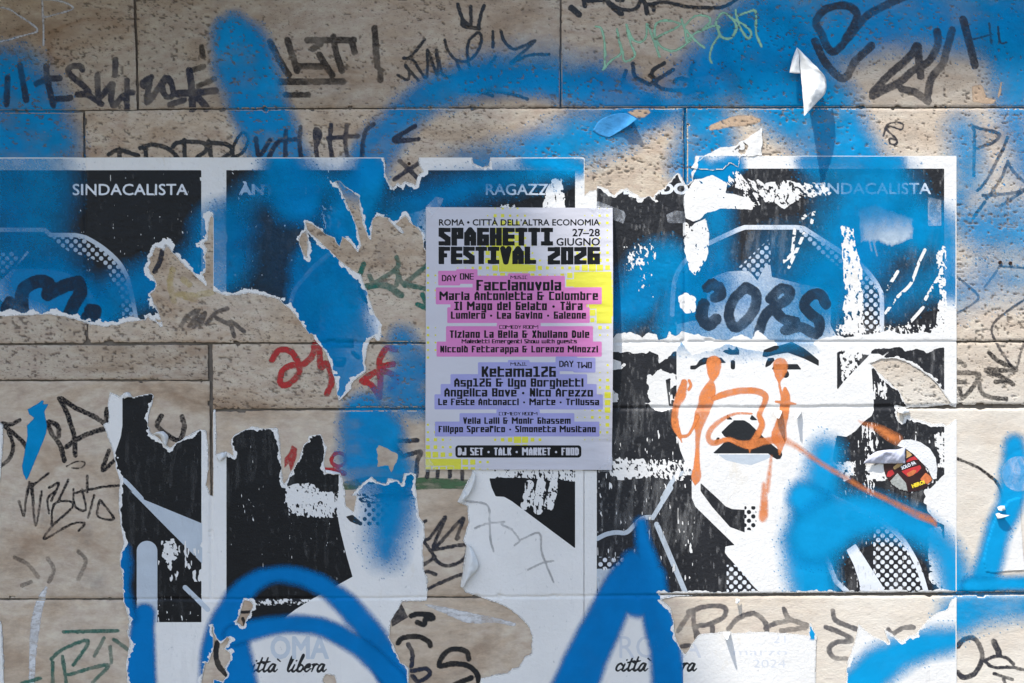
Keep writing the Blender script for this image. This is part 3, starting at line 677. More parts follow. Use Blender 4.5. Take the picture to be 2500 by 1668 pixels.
# ---------------------------------------------------------------- first poster, cut by the left edge
p1 = thing('portrait_poster', 'torn black and white portrait poster cut by the left edge of the picture', 'poster', 260, 1026)
fa = paper(p1, (-160, 385, 521, 1678), PP('p: -300,360 545,360 545,540', '21: 1990,520 1940,480 1925,500 1905,640 1905,700 1870,730 1895,770 1890,860 1895,920 1885,1000 1860,1010 1870,1040 1895,1085 1893,1122 1850,1085 1800,1030 1700,935 1600,830 1575,800 1550,760 1520,745 1510,800 1480,778 1430,765 1405,800 1405,840 1375,870 1385,905 1360,945 1390,1012 1415,1050 1445,1110 1420,1165 1380,1190 1420,1290 1460,1385 1500,1495 1475,1500 1430,1450 1380,1435 1360,1395 1340,1440 1280,1440 1180,1448 1090,1482 960,1492 860,1480 720,1440 600,1408 470,1383 330,1386 180,1390 60,1397 -500,1392 -1100,1390'), 3, holes=('21: 1430,1425 1490,1430 1480,1470 1440,1450',))
fb = paper(p1, (-160, 385, 521, 1678), PP('31: 1010,588 1100,640 1140,600 1180,598 1220,640 1390,605 1413,630 1395,700 1365,800 1353,900 1385,975 1440,1000 1500,1060 1565,1105 1640,1045 1740,985 1845,935 1890,948 1907,1100 1912,1300 1893,1440 1930,1540', 'p: 545,1212 545,1500', '41: 1740,1090 1735,1150 1770,1240 1700,1400 1680,1400 1650,1520', 'p: 488,1720 312,1720', '41: 1035,1400 1065,1250 1045,1150 1062,1060 1012,900 996,650 978,560 1012,420 985,250 972,100', '31: 1095,1560 1100,1400 1068,1290 1045,1150 1000,1020 950,890 1000,870 995,700'), 5, rough=2.6, fringe=(1, 6))
fc_ = paper(p1, (-160, 1030, 60, 1678), '41: -900,1060 3,1060 16,1090 40,1700 -900,1700', 6, rough=1.5)
fd = paper(p1, (-160, 1000, 60, 1678), '31: -900,870 0,872 30,910 25,1050 3,1420 -900,1500', 7, rough=1.5)
sc1 = mx(mx(specks(383, 1320, 495, 1420, .67, 12, 51), specks(300, 1450, 495, 1520, .74, 8, 52)), scuff('41: 1350,430 1420,400 1440,520 1400,570 1340,560', .45, 8, 53))
sc1 = mx(sc1, specks(190, 420, 500, 770, .79, 6, 54))
blk = cut(mn(rect(-160, 416, 492, 1519), mx(fa, fb)), sc1, G.poly('31: 900,500 1125,500 1125,900 1110,1000 1080,1090 1055,1160 1000,1200'))
part('printed_panel', blk, 'black', p1)
cl1 = cut(mx(fa, fb), sc1)
lettering(p1, 'SINDACALISTA', 177.5, 460, 449.5, 477, clip=fa, bold=.012)
out = G.line('21: -600,607 415,607 465,655 690,655', 10.3, smooth=False)
out = mx(out, G.line('21: 690,655 780,675 850,710 930,760 1000,815 1060,870 1110,930 1150,1000 1180,1070 1215,1220 1235,1330 1258,1470', 10.3))
dt = G.dots(143.6, 589.6, 10.42, 5.3)
hb = G.poly('21: 480,655 700,650 860,700 1010,810 1120,930 1190,1090 1250,1460 1130,1460 1110,1200 1020,1050 960,930 820,860 640,810 500,720')
part('portrait_outline', mn(out, fa), 'pale', p1)
part('halftone_dots', mn(mn(cut(mn(dt, hb), out), fa), G.X + 150), 'pale', p1)
fc1 = G.poly('21: -300,1300 0,1080 130,960 250,800 270,815 130,968 460,970 600,1000 720,1060 800,1130 900,1290 990,1480 990,1600 60,1600 45,1290 -60,1170 -300,1400')
part('portrait_face', mn(fc1, fa), 'white_ink', p1)
part('halftone_dots', cut(mn(mn(dt, G.poly('21: -40,830 150,800 180,870 60,1000 -40,1010')), fa), fc1), 'pale', p1)
part('portrait_outline', mn(mx(G.poly('41: 1065,-10 1175,65 1655,262 1655,590 1062,-10'), mx(G.line('31: 1090,1385 1150,1410 1300,1567', 10.5), G.line('41: 1515,785 1700,965', 12, smooth=False))), cut(fb, sc1)), 'pale', p1)
part('portrait_outline', mn(cut(G.line('41: 1204,488 1204,1200', 50.5, smooth=False), -(1519.5 - G.Y)), fb), 'pale', p1)

# ---------------------------------------------------------------- second poster, the most torn one
p2 = thing('portrait_poster', 'heavily torn portrait poster behind the left side of the festival poster', 'poster', 973, 1026)
holeT = G.poly(PP('p: 937,350 1024,350', '22: 1500,20 1537,75 1500,95 1475,150 1470,205 1440,185 1370,165 1330,200 1300,175 1258,235 1215,170 1190,110 1180,50'), rough=2.5, seed=14, rs=12)
hole2 = G.poly(PP('p: 1153,360 1197,360', '12: 2150,1450 2140,1530 2080,1540 1990,1500'), rough=1.5, seed=15)

# the surviving top piece, traced as one outline: frame edges, then the tears
top = PP('p: 490,360 1460,360 1460,560 1100,620', '22: 1580,830 1540,780 1530,680 1510,620 1420,540 1370,478 1290,555 1330,585 1358,640 1330,640 1250,560 1200,490 1130,480 1075,500 1052,690 1030,672 985,560 952,420 942,300 830,220 770,158 735,165 810,310 870,440 920,560 955,680 960,750 935,808 880,745 830,690 790,665 775,768 750,740 720,680 650,660 580,600 500,550 460,535 470,610 690,810 760,880 880,975 960,1020 985,1090 1020,1170 1060,1290 1090,1390 1155,1480 1150,1560', '32: 1138,120 1112,128 1085,80 1052,110 1022,165 1010,240 1000,310 1010,400 895,490 870,520 872,560 760,682 745,600 720,460 640,220 550,130 510,50', '22: 490,1560 430,1480 330,1350 210,1245 120,1220 0,1195', '21: 2290,1185 2210,1200 2080,1215 1960,1170 1900,1165')
g1 = paper(p2, (521, 385, 1427, 1678), top, 16, rough=2.8, fringe=(1.0, 7), holes=(holeT, hole2, G.poly('22: 465,610 480,700 470,860 450,840 400,740 395,690 420,645', rough=2, seed=17)))
low = PP('32: -380,600 -440,420 -460,310 -380,330', '31: 1985,1165 2080,1140 2148,1182 2120,1030 2160,985 2270,928', '32: -40,905 0,920 80,930 130,925 195,930 207,1000 225,1180 240,1400 262,1438 330,1310 400,1200 440,1080 475,1045 485,995 590,982 650,1110 637,1170 620,1250 640,1330 780,1330 800,1440 830,1600 985,1420 1060,1368 1110,1420 1190,1440 1220,1390 1290,1400 1340,1440 1360,1340 1420,1330 1475,1345 1465,1440 1470,1490 1480,1567', '42: 1330,200 1372,260 1382,350 1363,450 1370,640 1402,705 1397,893 1200,895 1165,960 1100,1060 1088,1200 1140,1290 1180,1400 1252,1450 1240,1640 300,1640 -480,1640 -460,1500 -270,1560 -230,1500 -255,1440 -210,1370 -215,1320 -260,1290 -215,1210 -235,1190 -290,1250 -330,1190 -380,1100', 'p: 490,1500 490,1212')
g2 = paper(p2, (521, 1000, 1427, 1678), low, 18, rough=2.6, fringe=(1.0, 6), holes=(G.poly('41: 1995,890 2060,900 2070,940 1990,1105 1940,1070 1965,990', rough=2, seed=19), G.poly('42: 720,35 828,35 800,170 735,120', rough=2, seed=23), G.poly('42: 545,1540 570,1495 640,1505 660,1560 640,1600 560,1600', rough=2, seed=24)))
right = PP('32: 1990,1300 1975,1350 1875,1545', '42: 1650,85 1733,120 1738,250 1698,400 1722,450 1700,600 1675,770 1722,825 1840,868 1960,905 2094,970', '43: 60,1020 130,1090 168,1180 160,1330 100,1362 60,1440 0,1448', '42: 2060,1490 1960,1500 1840,1530 1820,1640', 'p: 1470,1720 1470,1130')
g3 = paper(p2, (1100, 1000, 1427, 1678), right, 20, rough=2.0, fringe=(.5, 4))
g4 = paper(p2, (1424, 1130, 1462, 1678), 'p: 1400,1100 1500,1100 1500,1720 1400,1720', 21, rough=.5, fringe=(0, 0))
sc2 = mx(scuff('42: 250,0 660,20 650,200 280,190', .46, 7, 61, .5, 1.6), specks(553, 416, 1040, 760, .78, 6, 62, .6, 2))
sc2 = mx(sc2, mx(scuff('22: 600,390 790,390 770,600 600,580', .60, 8, 63, .6, 1.4), scuff('22: 1420,480 1562,430 1562,700 1500,600', .44, 7, 64)))
sc2 = mx(sc2, mx(scuff('23: 380,150 450,150 470,410 300,410 330,250', .38, 9, 65, .7, 1.2), scuff('23: -100,380 20,380 20,430 -100,430', .5, 6, 66)))
sc2 = mx(sc2, mx(specks(553, 1110, 860, 1500, .845, 6, 67, .5, 2.6), scuff('32: 300,1470 480,1430 620,1530 560,1600 280,1600', .44, 8, 68, .7, 1.2)))
sc2 = mx(sc2, mx(scuff('32: 2090,1300 2360,1300 2360,1362 2100,1362', .40, 6, 69, .6, 1.2), scuff('33: 0,1300 585,1300 585,1395 0,1365', .46, 7, 70, .5, 1.4)))
sc2 = mx(sc2, scuff(G.lines('33: 160,1440 150,1560 | 270,1420 240,1567 | 385,1440 370,1530 | 200,1520 190,1567', 14), .42, 12, 71, .5, 1.5))
sc2 = mx(sc2, scuff(G.lines('43: 140,0 110,110 | 240,0 190,90 | 330,0 300,120 | 215,60 215,150', 16), .42, 12, 71, .5, 1.5))
sc2 = mx(sc2, scuff(rect(625, 1466, 760, 1474), .5, 8, 72))
scr = G.lines('41: 1990,0 2100,160 | 2060,190 2110,330', 2.1)
scr = mx(scr, G.lines('42: 270,150 275,340 295,560 300,660 | 45,420 60,640 | -120,20 -60,330 | 480,260 520,340 | 590,410 570,460', 2.4))
scr = mx(scr, G.lines('31: 1620,1090 1690,1280 1760,1520 | 1350,1320 1430,1520 | 2290,1000 2330,1290', 1.9))
sc2 = mx(sc2, mn(scr - .4, (G.noise(9, 74, 4, .7) - .50) * 40))
blk2 = mx(mn(rect(553, 416, 1404, 1000), g1), mn(rect(553, 1000, 1404, 1521), mx(g2, mn(g3, G.poly('p: 1183,1120 1500,1120 1500,1500 1405,1339.5 1250,1224 1231,1213 1210,1212 1200,1190')))))
face2 = mx(G.poly('42: 690,-60 672,40 660,90 665,180 690,320 740,520 790,697 640,780 460,880 330,960 250,1020 200,1080 190,1200 1500,1200 1500,-60'), mn(G.poly('32: 760,1330 800,1340 880,1600 760,1600'), 3))
face2 = cut(face2, -(1122.0 - G.X))
blk2 = cut(blk2, sc2, face2)
tongue = mn(G.poly('22: 770,1050 800,1030 870,1000 945,1020 985,1090 1020,1170 1060,1290 1090,1390 1155,1480 1150,1567 580,1567 590,1300 650,1150', smooth=False), g1)
part('printed_panel', blk2, 'black', p2)
lettering(p2, 'ÀNTONIO', 583, 783, 450, 477, bold=.045, clip=g1)
lettering(p2, 'RAGAZZO', 1186, 1370, 449.5, 476.5, clip=cut(g1, sc2), bold=.012)
part('portrait_outline', mn(G.line('22: 700,805 600,890 520,960 400,1100 350,1180 325,1260 305,1340', 10.5), g1), 'pale', p2)
part('portrait_face', mn(mx(cut(tongue, G.line('22: 785,1000 785,1180 800,1240 850,1300 920,1320', 11), G.line('22: 960,1000 960,1130 985,1220 1040,1280', 11)), mn(G.poly('32: 510,50 1150,0 1138,120 1010,240 1010,400 870,560 760,682 720,460 620,200'), g1)), g1), 'white_ink', p2)
dt2 = G.dots(160 * .266 + 625 + 132, 718.6, 10.42, 5.2)
part('halftone_dots', mn(mn(dt2, G.poly('22: 640,1150 700,1180 680,1260 740,1340 690,1567 570,1700 590,1320')), g1), 'feature', p2)
part('portrait_feature', mn(mx(G.poly('32: 697,270 830,270 830,330 800,360 740,362 700,330'), G.line('32: 890,230 940,275', 11)), g1), 'feature', p2)
part('portrait_feature', mn(mx(G.poly('32: 560,80 900,100 900,188 600,188'), G.line('p: 700,1000 700,1001', 1)), g1), 'feature', p2)
part('portrait_feature', mn(cut(G.poly('32: 735,285 795,285 790,305 765,312 740,305'), -1e-3 + 0 * G.X - 1), g1), 'white_ink', p2)
dk = mx(G.poly('42: 735,205 790,190 850,240 870,275 820,268 770,245'), scuff('42: 830,30 1290,5 1290,45 1050,85 860,90', .52, 8, 75, 1.5, .6))
dk = mx(dk, mn(G.dots(*P('42: 890,225')[0], 10.9, 5.2), G.poly('42: 830,280 1000,285 1180,100 1130,80 900,80 880,200')))
part('halftone_dots', mn(dk, g2), 'feature', p2)
CURS = 'q{0}'
def script(x, y, k, words):
    """brush lettering 'città libera' drawn as pen strokes; x,y is the left end of the baseline"""
    gl = {'c': ([('10,-9 8,-12 3,-9 1,-3 4,0 9,-3')], 11), 'i': (['3,-11 0,-2 3,0 7,-4', '5,-17 6,-18'], 7), 't': (['7,-22 2,-4 4,0 9,-4', '0,-13 11,-16'], 9),
          'a': (['11,-11 6,-12 1,-5 2,0 6,-2 11,-11 9,-3 11,0 15,-4'], 15), "'": (['-2,-20 3,-16'], 5), 'l': (['2,-3 9,-20 10,-26 6,-22 2,-5 4,0 8,-4'], 9),
          'b': (['3,-10 9,-24 7,-26 2,-8 2,-1 7,-1 10,-7 7,-11 3,-7'], 12), 'e': (['2,-6 8,-8 8,-12 3,-10 1,-3 4,0 10,-5'], 10), 'r': (['2,-11 5,-11 2,0', '4,-8 8,-12 11,-11'], 10), ' ': ([], 9)}
    F = G.zeros(); cx = x
    for ch in words:
        st, adv = gl[ch]
        for s in st:
            q = np.array([[float(v) for v in t.split(',')] for t in s.split()]) * k
            q[:, 0] += cx - q[:, 1] * .12; q[:, 1] += y
            F = mx(F, G.line(q, [3.4 * k / 1.25, 4.4 * k / 1.25, 2.6 * k / 1.25]))
        cx += adv * k
    return F
part('lettering', mn(script(598, 1640, 1.55, "citta' libera"), g2), 'feature', p2)
lettering(p2, 'OMA', 660, 804, 1553, 1609, 'omagrey', clip=g2, bold=.03)

# ---------------------------------------------------------------- third poster, in the sun
p3 = thing('portrait_poster', 'sunlit portrait poster of a capped face at the right, with orange paint over its eyes', 'poster', 1880, 1026)
torn3 = PP('p: 1400,470', '23: 780,205 830,215 880,235 905,270 940,300 960,260 1000,235 1060,225 1100,270 1150,285 1180,315 1220,305 1260,300 1300,320 1310,290 1345,250 1400,230 1440,170 1520,88 1560,130 1600,200 1660,160 1650,80 1680,30', 'p: 1698,372 1740,350 2360,350 2360,1720 1400,1720')
j3 = G.poly('p: 1640,1457 1875,1448 2360,1446 2360,1452 2334,1458 2323,1463 2314,1487 2284,1498 2260,1519 2239,1546 2200,1564 2159,1537 2170,1570 2129,1552 2096,1525 2090,1558 2069,1618 2060,1720 1990,1720 1991,1618 1993,1555 1978,1519 1973,1552 1875,1543 1796,1546 1769,1543 1707,1549 1692,1567 1674,1600 1659,1579 1647,1552 1644,1516 1635,1484 1613,1463', rough=2.5, seed=27)
h1 = G.poly(PP('34: 930,330 1030,290 1170,280 1260,310 1400,390 1480,450 1560,520 1680,700 1270,710 1190,570 1080,480'), rough=2.5, seed=28)
h2 = G.poly('34: 1190,740 1660,710 1730,735 1730,830 1640,910 1590,880 1500,885 1400,850 1340,845 1300,815 1240,800 1240,865 1200,850 1180,800', rough=2.5, seed=29)
h3 = rect(1610, 1448.5, 2400, 1453)
k1 = paper(p3, (1457, 381, 2335, 1678), torn3, 26, rough=2.6, fringe=(1, 6), holes=(j3, h1, h2, h3))
k0 = paper(p3, (1427, 430, 1457, 1150), 'p: 1400,520 1410,470 1428,478 1440,468 1470,460 1500,1200 1400,1200', 31, rough=3, fringe=(0, 3))
sc = scuff('23: 1595,310 1620,250 1690,160 1760,150 1830,115 1900,150 1960,190 1930,290 2060,300 2170,320 2190,405 2070,400 1960,395 1900,400 1790,440 1740,480 1670,510 1610,495', .30, 12, 81, 1.6, .7, .5)
sc = mx(sc, scuff('23: 1960,150 2060,60 2180,170 2250,150 2330,200 2350,330 2230,380 2190,330 2100,270', .55, 11, 82, .6, 1.6, -.6))
sc = mx(sc, scuff('23: 1590,560 1640,610 1700,560 1775,520 1792,640 1780,830 1740,930 1680,1015 1640,960 1590,780', .36, 10, 83, .8, 1.6))
sc = mx(sc, scuff('23: 1040,760 1320,735 1320,880 1200,960 1050,970', .60, 8, 84, .7, 1.5))
sc = mx(sc, scuff('23: 1545,1230 1600,1200 1670,1240 1670,1350 1600,1360 1560,1310', .35, 9, 85))
sc = mx(sc, scuff('23: 1150,1000 1300,980 1300,1250 1180,1250', .70, 7, 86, .5, 2.4))
sc = mx(sc, scuff('24: -10,190 60,180 130,160 270,190 270,330 150,400 60,340 -10,340', .44, 9, 87, .8, 1.3))
sc = mx(sc, scuff('24: 270,200 420,190 520,180 560,270 430,290 300,310', .52, 9, 88))
sc = mx(sc, scuff('24: 680,590 760,600 790,800 850,950 865,1500 840,1568 670,1568 720,1200 700,900', .47, 9, 89, .6, 1.8))
sc = mx(sc, scuff('24: 1550,820 1620,760 1620,1568 1540,1568 1590,1200', .46, 9, 90, .8, 1.3))
for i, s in enumerate(('24: 245,600 215,820 140,900 | 330,640 260,800 190,950 | 320,500 380,440 | 420,440 400,540', '24: 1440,790 1380,920 1310,1100 1190,1220 | 1190,990 1090,1150 | 1560,1050 1440,1250 1420,1320 1270,1490 | 1160,1250 1080,1370')):
    sc = mx(sc, mn(G.lines(s, 8), (G.noise(9, 92 + i, 3) - .42) * 50))
# the long pale band where the upper print is worn off, and the other big bare places
band_ = PP('33: 900,105 930,95 960,50 1100,45 1200,95 1250,40 1330,60 1350,110 1420,100 1440,30 1500,90 1560,40 1700,60 1800,90 1950,120 2100,60 2200,100 2250,30 2350,100', '34: 60,110 100,180 -10,230', '33: 2200,215 2080,180 1990,150 1870,200 1740,230 1650,250 1590,200 1560,100 1510,215 1460,230 1420,280 1390,290 1350,320 1340,250 1260,215 1230,240 1200,225 1100,240 1060,220 1000,230 900,225')
sc = mx(sc, G.poly(band_, rough=6, seed=33, rs=14))
sc = mx(sc, G.poly('34: 405,150 430,110 560,80 640,70 700,90 830,70 960,60 1100,30 1250,60 1400,40 1560,50 1625,60 1625,175 1540,200 1470,240 1400,200 1280,220 1200,180 1100,190 980,200 930,245 660,205 480,210', rough=5, seed=34, rs=13))
sc = mx(sc, scuff('34: 640,-10 1620,-10 1620,60 640,60', .55, 8, 94, .7, 1.5))
sc = mx(sc, G.poly('33: 1240,430 1290,450 1330,390 1360,365 1420,400 1500,430 1530,500 1530,700 1480,740 1420,770 1300,760 1210,690 1270,680 1250,590', rough=8, seed=35, rs=11))
sc = cut(sc, mn(G.poly('33: 1410,480 1530,430 1530,720 1440,720'), (G.noise(9, 95, 3, .6, .5, 2) - .42) * 50))
sc = mx(sc, mx(scuff('33: 900,280 1030,340 1000,370 900,380', .3, 12, 96), scuff('33: 900,560 960,620 960,680 900,680', .35, 12, 97)))
sc = mx(sc, mx(scuff('33: 900,1215 1200,1215 1260,1330 1240,1370 1000,1390 920,1350', .44, 8, 98, .8, 1.2), scuff('33: 1280,1220 1620,1240 1650,1330 1640,1395 1520,1390 1280,1360', .50, 8, 99, .6, 1.4)))
sc = mx(sc, specks(1457, 1050, 1700, 1450, .735, 7, 100, .5, 3.2))
sc = mx(sc, mx(scuff('34: 600,1240 780,1240 790,1360 700,1400 620,1300', .48, 8, 101), scuff('34: 900,1230 1080,1250 1090,1400 920,1390', .42, 8, 102)))
sc = mx(sc, scuff('34: 860,900 1000,880 960,1568 880,1568 900,1250', .56, 8, 103, .45, 2.6))
sc = mx(sc, mx(scuff('34: 1490,1500 1620,1365 1640,1600 1450,1600', .30, 10, 104), scuff('44: 1290,0 1560,-20 1560,300 1400,250 1310,150', .16, 12, 105)))
sc = mx(sc, scuff('44: 1320,310 1400,300 1440,450 1450,720 1440,800 1330,720', .40, 8, 106))
sc = mx(sc, mx(scuff('34: 1545,980 1615,960 1615,1300 1570,1280', .5, 8, 107), scuff('34: 670,205 880,205 820,330 690,480', .48, 8, 108, .7, 1.4)))
sc = mx(sc, mx(specks(2060, 1040, 2300, 1210, .74, 8, 109, .45, 3.0), specks(1965, 1290, 2300, 1450, .755, 7, 110, .5, 2.4)))
sc = mx(sc, scuff('34: 955,505 1090,480 1090,640 960,640', .52, 9, 111, .4, 2))
ok3 = cut(k1, sc)
face = PP('23: 1510,1390 1500,1480 1660,1440 1720,1440 1790,1250 1790,1090 1840,1045 1900,1015 1980,990 2080,983 2170,985 2210,1020 2250,1075 2330,930', '24: 20,930 35,1040 250,1090 480,1140 545,1180 578,1260 572,1480 620,1568', '34: 620,200 680,205 632,230 632,575 690,500 940,240 1130,200 950,380 970,700 970,760 950,810 880,860 800,950 720,1002 630,990 600,1140 585,1250', 'p: 2000,1250 1963,1345 1963,1460', '43: 2030,830 1960,760 1880,660 1790,560 1770,540 1740,500 1745,450 1820,437 1500,125 1473,60', '33: 1650,1567 1648,1310 1590,1240 1545,1130 1520,1020 1510,960')
F3 = G.poly(face)
neck = G.poly('33: 1730,1425 1900,1580 1960,1640 2020,1665 2135,1672 2135,1880 2000,1830 1840,1650 1730,1500')
K1 = mn(G.poly('34: 940,240 985,180 1130,185 1280,180 1400,190 1552,190 1548,480 1500,430 1400,330 1280,240 1210,200 1240,290 1150,250 1090,275 1130,200 1050,260 1020,240'), 50)
P3B = cut(mn(rect(1457, 412, 2305, 1448), ok3), F3)
P3B = mx(P3B, mn(mx(neck, K1), ok3))
P3B = mx(P3B, mn(G.poly('44: 520,-10 700,60 880,300 900,480 640,480 460,420 320,560 295,830 295,900 1600,900 1600,200 1000,200 700,0'), mn(rect(1457, 412, 2305, 1448), ok3)))
band3 = mx(G.poly('44: 640,480 715,428 800,560 940,780 955,835 755,840 745,740 700,600'), G.line('44: 470,525 550,730 680,850', 12, smooth=False))
arc3 = mx(G.line('44: 520,40 740,150 870,205 950,262 1020,315 1100,395 1150,470 1200,560 1235,640 1265,730 1305,870', 12.5), band3)
P3B = cut(P3B, mn(G.poly('44: 480,20 760,165 640,150 630,250 520,180'), 4))
part('printed_panel', P3B, 'faded', p3)  # black print in the lightened, sunlit ink tone
hat = mx(mx(G.line('23: 1470,1385 1478,1190 1500,1050 1560,930 1660,830 1800,735 2080,603', 11), G.line('23: 2050,615 2135,584 2360,584', 11.2, smooth=False)), G.line('24: -10,584 260,584 330,595 690,825', 11.2, smooth=False))
hat = mx(hat, G.line('24: 690,825 850,930 960,1050 1020,1150 1043,1240 1043,1600', 11))
part('portrait_outline', mn(mn(hat, 850 - G.Y), ok3), 'white_ink', p3)
dt3 = G.dots(1966.8, 573.7, 10.65, 5.5)
hb3 = mx(G.poly('24: 250,600 340,610 690,840 850,960 960,1080 1020,1180 1030,1530 870,1530 860,1180 790,1050 660,960 500,830 380,740'), G.poly('23: 2355,690 2380,860 2290,1090 2200,1090 2080,950'))
part('halftone_dots', mn(cut(mn(dt3, hb3), hat, F3), ok3), 'white_ink', p3)
part('portrait_outline', mn(mn(arc3, 1448 - G.Y), ok3), 'white_ink', p3)
dt4 = G.dots(2143.6, 1318.5, 10.75, 5.5)
part('halftone_dots', mn(mn(cut(mn(dt4, G.poly('44: 870,290 1000,290 1230,560 1290,850 950,850 860,690 860,400')), arc3), 1448 - G.Y), ok3), 'white_ink', p3)
col3 = mx(mx(G.line('33: 1660,1335 1570,1335 1510,1360 1470,1410 1380,1567', 11), G.line('43: 1300,-30 1150,215', 11, smooth=False)), G.line('43: 1150,212 1095,212 1050,230 1000,275 935,335 850,335 770,350 690,390', 11))
col3 = mx(col3, G.line('43: 1183,268 1440,880', 12.5, smooth=False))
part('portrait_outline', mn(mn(mx(col3, G.poly('43: 690,632 850,632 840,780 700,840')), 1448 - G.Y), ok3), 'pale', p3)
dt5 = G.dots(*P('43: 760,560')[0], 10.7, 5.4)
dt6 = G.dots(*P('43: 1793,635')[0], 10.7, 5.4)
part('halftone_dots', mn(mx(mn(dt5, G.poly('43: 705,535 930,535 900,640 705,640')), mn(mn(dt6, G.poly('43: 1755,600 1830,600 2030,810 2030,870 1755,870')), 1446 - G.Y)), ok3), 'white_ink', p3)
eye = G.poly('33: 1870,200 1930,210 1990,180 2060,175 2085,205 2085,250 2000,250')
eye = mx(eye, G.poly('33: 1635,350 1690,345 1720,300 1760,275 1920,275 1965,325 1850,325 1790,330 1730,350 1680,385 1635,385'))
eye = mx(eye, G.line('33: 2027,318 2027,364', 11, smooth=False))
eye = mx(eye, G.poly('34: -40,205 60,165 100,165 220,130 330,190 400,245 465,300 465,352 330,285 180,230 70,248 -20,272 -55,265'))
eye = mx(eye, mx(G.poly('34: -20,320 0,280 50,275 60,300 20,345 -30,370'), G.poly('34: 150,335 270,335 307,385 30,385 60,335')))
eye = mx(eye, G.line('34: 160,425 160,430', 17))
eye = mn(eye, cut(k1, scuff('33: 1560,120 1960,110 2100,180 1900,230 1600,250', .55, 9, 112)))
part('portrait_eye', eye, 'feature', p3)
mouth = G.poly('33: 2040,850 2130,850 2180,880 2350,1045 2430,1110 2470,1130 2480,1170 2460,1205 2430,1210 2380,1180 2350,1155 1840,1155 1900,1100 1960,1040 2030,1050 2080,1060 2010,1030 1950,1000 1920,960 1980,900')
mouth = mx(mouth, mx(G.poly('33: 1970,795 2030,845 1970,845'), G.poly('33: 2180,840 2200,800 2255,850 2200,850')))
mouth = mx(mouth, G.poly('33: 1850,1075 1880,1010 1910,1005 1890,1060'))
part('portrait_mouth', mn(mouth, k1), 'feature', p3)
part('chin_shade', mn(cut(G.poly('33: 1890,1165 2420,1165 2330,1210 2200,1260 2100,1250 1960,1215'), mouth), k1), 'pale', p3)
part('halftone_dots', mn(mn(G.dots(*P('43: 1937,168')[0], 10.7, 5.4), G.poly('43: 1900,120 2000,120 2000,290 1960,320 1900,310')), k1), 'feature', p3)
lettering(p3, 'PLACIDO', 1500, 1680, 447, 475, bold=.045, clip=mn(k1, rect(1500, 440, 1690, 480)))
lettering(p3, 'SINDACALISTA', 1989, 2273, 447, 474.5, bold=.012, clip=k1)
part('lettering', mn(script(1502, 1638, 1.55, "citta' libera"), k1), 'feature', p3)
lettering(p3, 'ROMA', 1512, 1712, 1553, 1606, 'faint', clip=k1)
lettering(p3, '21', 1887, 1918, 1549, 1570, 'faint', clip=k1)
lettering(p3, 'marzo', 1790, 1922, 1582, 1600, 'faint', clip=k1)
lettering(p3, '2024', 1838, 1918, 1610, 1630, 'faint', clip=k1)

# ink rubbed thin: a streaky grey haze where the black was brushed but not scraped off
def rubbed(parent, F, seed, amt, sx=.45, sy=3.0, rot=0.0):
    c = np.clip((G.noise(30, seed, 5, .68, sx, sy, rot) - .50) * 2.4, 0, 1) * amt * sstep(.35, .6, G.noise(110, seed + 1, 2)) + np.clip((G.noise(7, seed + 2, 2, .5, .6, 2.2) - .70) * 4, 0, 1) * amt
    emit('rubbed_ink', mn(F, (c - .02) * 60), M['rub'], parent, 6e-5, cover=c)
rubbed(p1, cut(mx(fa, fb), rect(492, 0, 900, 1700)), 131, .10)
rubbed(p2, mn(mx(g1, g2), mx(blk2, -1)), 134, .10)
rubbed(p3, mn(k1, P3B), 137, .46, .4, 3.0, .12)

# older paper left on the wall round the posters
t = G.poly('13: 2290,1180 2290,1430 2100,1440 2080,1540 2000,1500 1930,1560 1720,1560 1640,1540 1700,1470 1900,1360 2050,1340 2150,1270', rough=4, seed=41)
emit_top('paper_scrap', cut(t, mn(G.poly('13: 2020,1390 2120,1300 2170,1340 2140,1420 2180,1440 2100,1470'), (G.noise(12, 42, 3) - .5) * 50)), M['paper'], 'crumpled white paper remnant above the top left corner of the sunlit poster', 'paper scrap', height=HP + .002 * (G.noise(18, 43, 3) - .5) + .0012, skirt=.002)
t = G.poly('u: 855,575 908,1283 600,1300 535,1285 515,1190 560,1000 640,760 770,600', rough=1.2, seed=44)
emit_top('paper_scrap', t, M['paper'], 'pasted white paper sheet with blue paint down its left side at the right edge', 'paper scrap', height=HP + .0004 * G.noise(30, 45, 3) + .0005, skirt=.0012, lip=4)
FACE = mx(FACE, t)

# ================================================================== PAINT OVER THE POSTERS
def pspray(label, s, w, sw, mat='blue', amt=1.0, clip=None, name='spray_paint', group='blue spray strokes on the posters', wob=10):
    F = G.line(s, w, pad=140) if isinstance(s, str) else np.max([G.line(a, b, pad=140) for a, b in s], 0)
    F = F + wob * 2 * (G.noise(55, 34, 3) - .5)
    a = soft(F, sw) * amt
    a = a + (GRAIN - .5) * .8 * a * (1 - a)
    a = np.clip(a * (1 - (.22 if mat == 'blue' else .06) * sstep(.42, .75, G.noise(60, 36, 5, .6))), 0, 1)
    a = droplets(a, amt) if sw > 15 else a
    return emit_top(name, mn((a - .03) * 40, FACE if clip is None else clip), M[mat], label, 'spray paint', group, cover=a)
def pmark(label, mat, parts, cat='graffiti', amt=1.0, clip=None, name='graffiti_tag', edge=1.2):
    return mark(label, mat, parts, cat=cat, amt=amt, clip=FACE if clip is None else clip, name=name, pores=False, edge=edge)

pmark('thin pale grey pencil marks on the white half of the torn second poster', 'greyp', [
    ('42: 1720,80 1890,110 1910,250 1920,400 1945,490 | 1790,300 1900,260 2030,250 | 2010,270 2094,310', 6),
    ('43: 0,310 60,400 20,440 | 60,400 220,340 240,480 280,600 340,740 | 130,640 260,580 340,570', 5.5)], amt=.35)

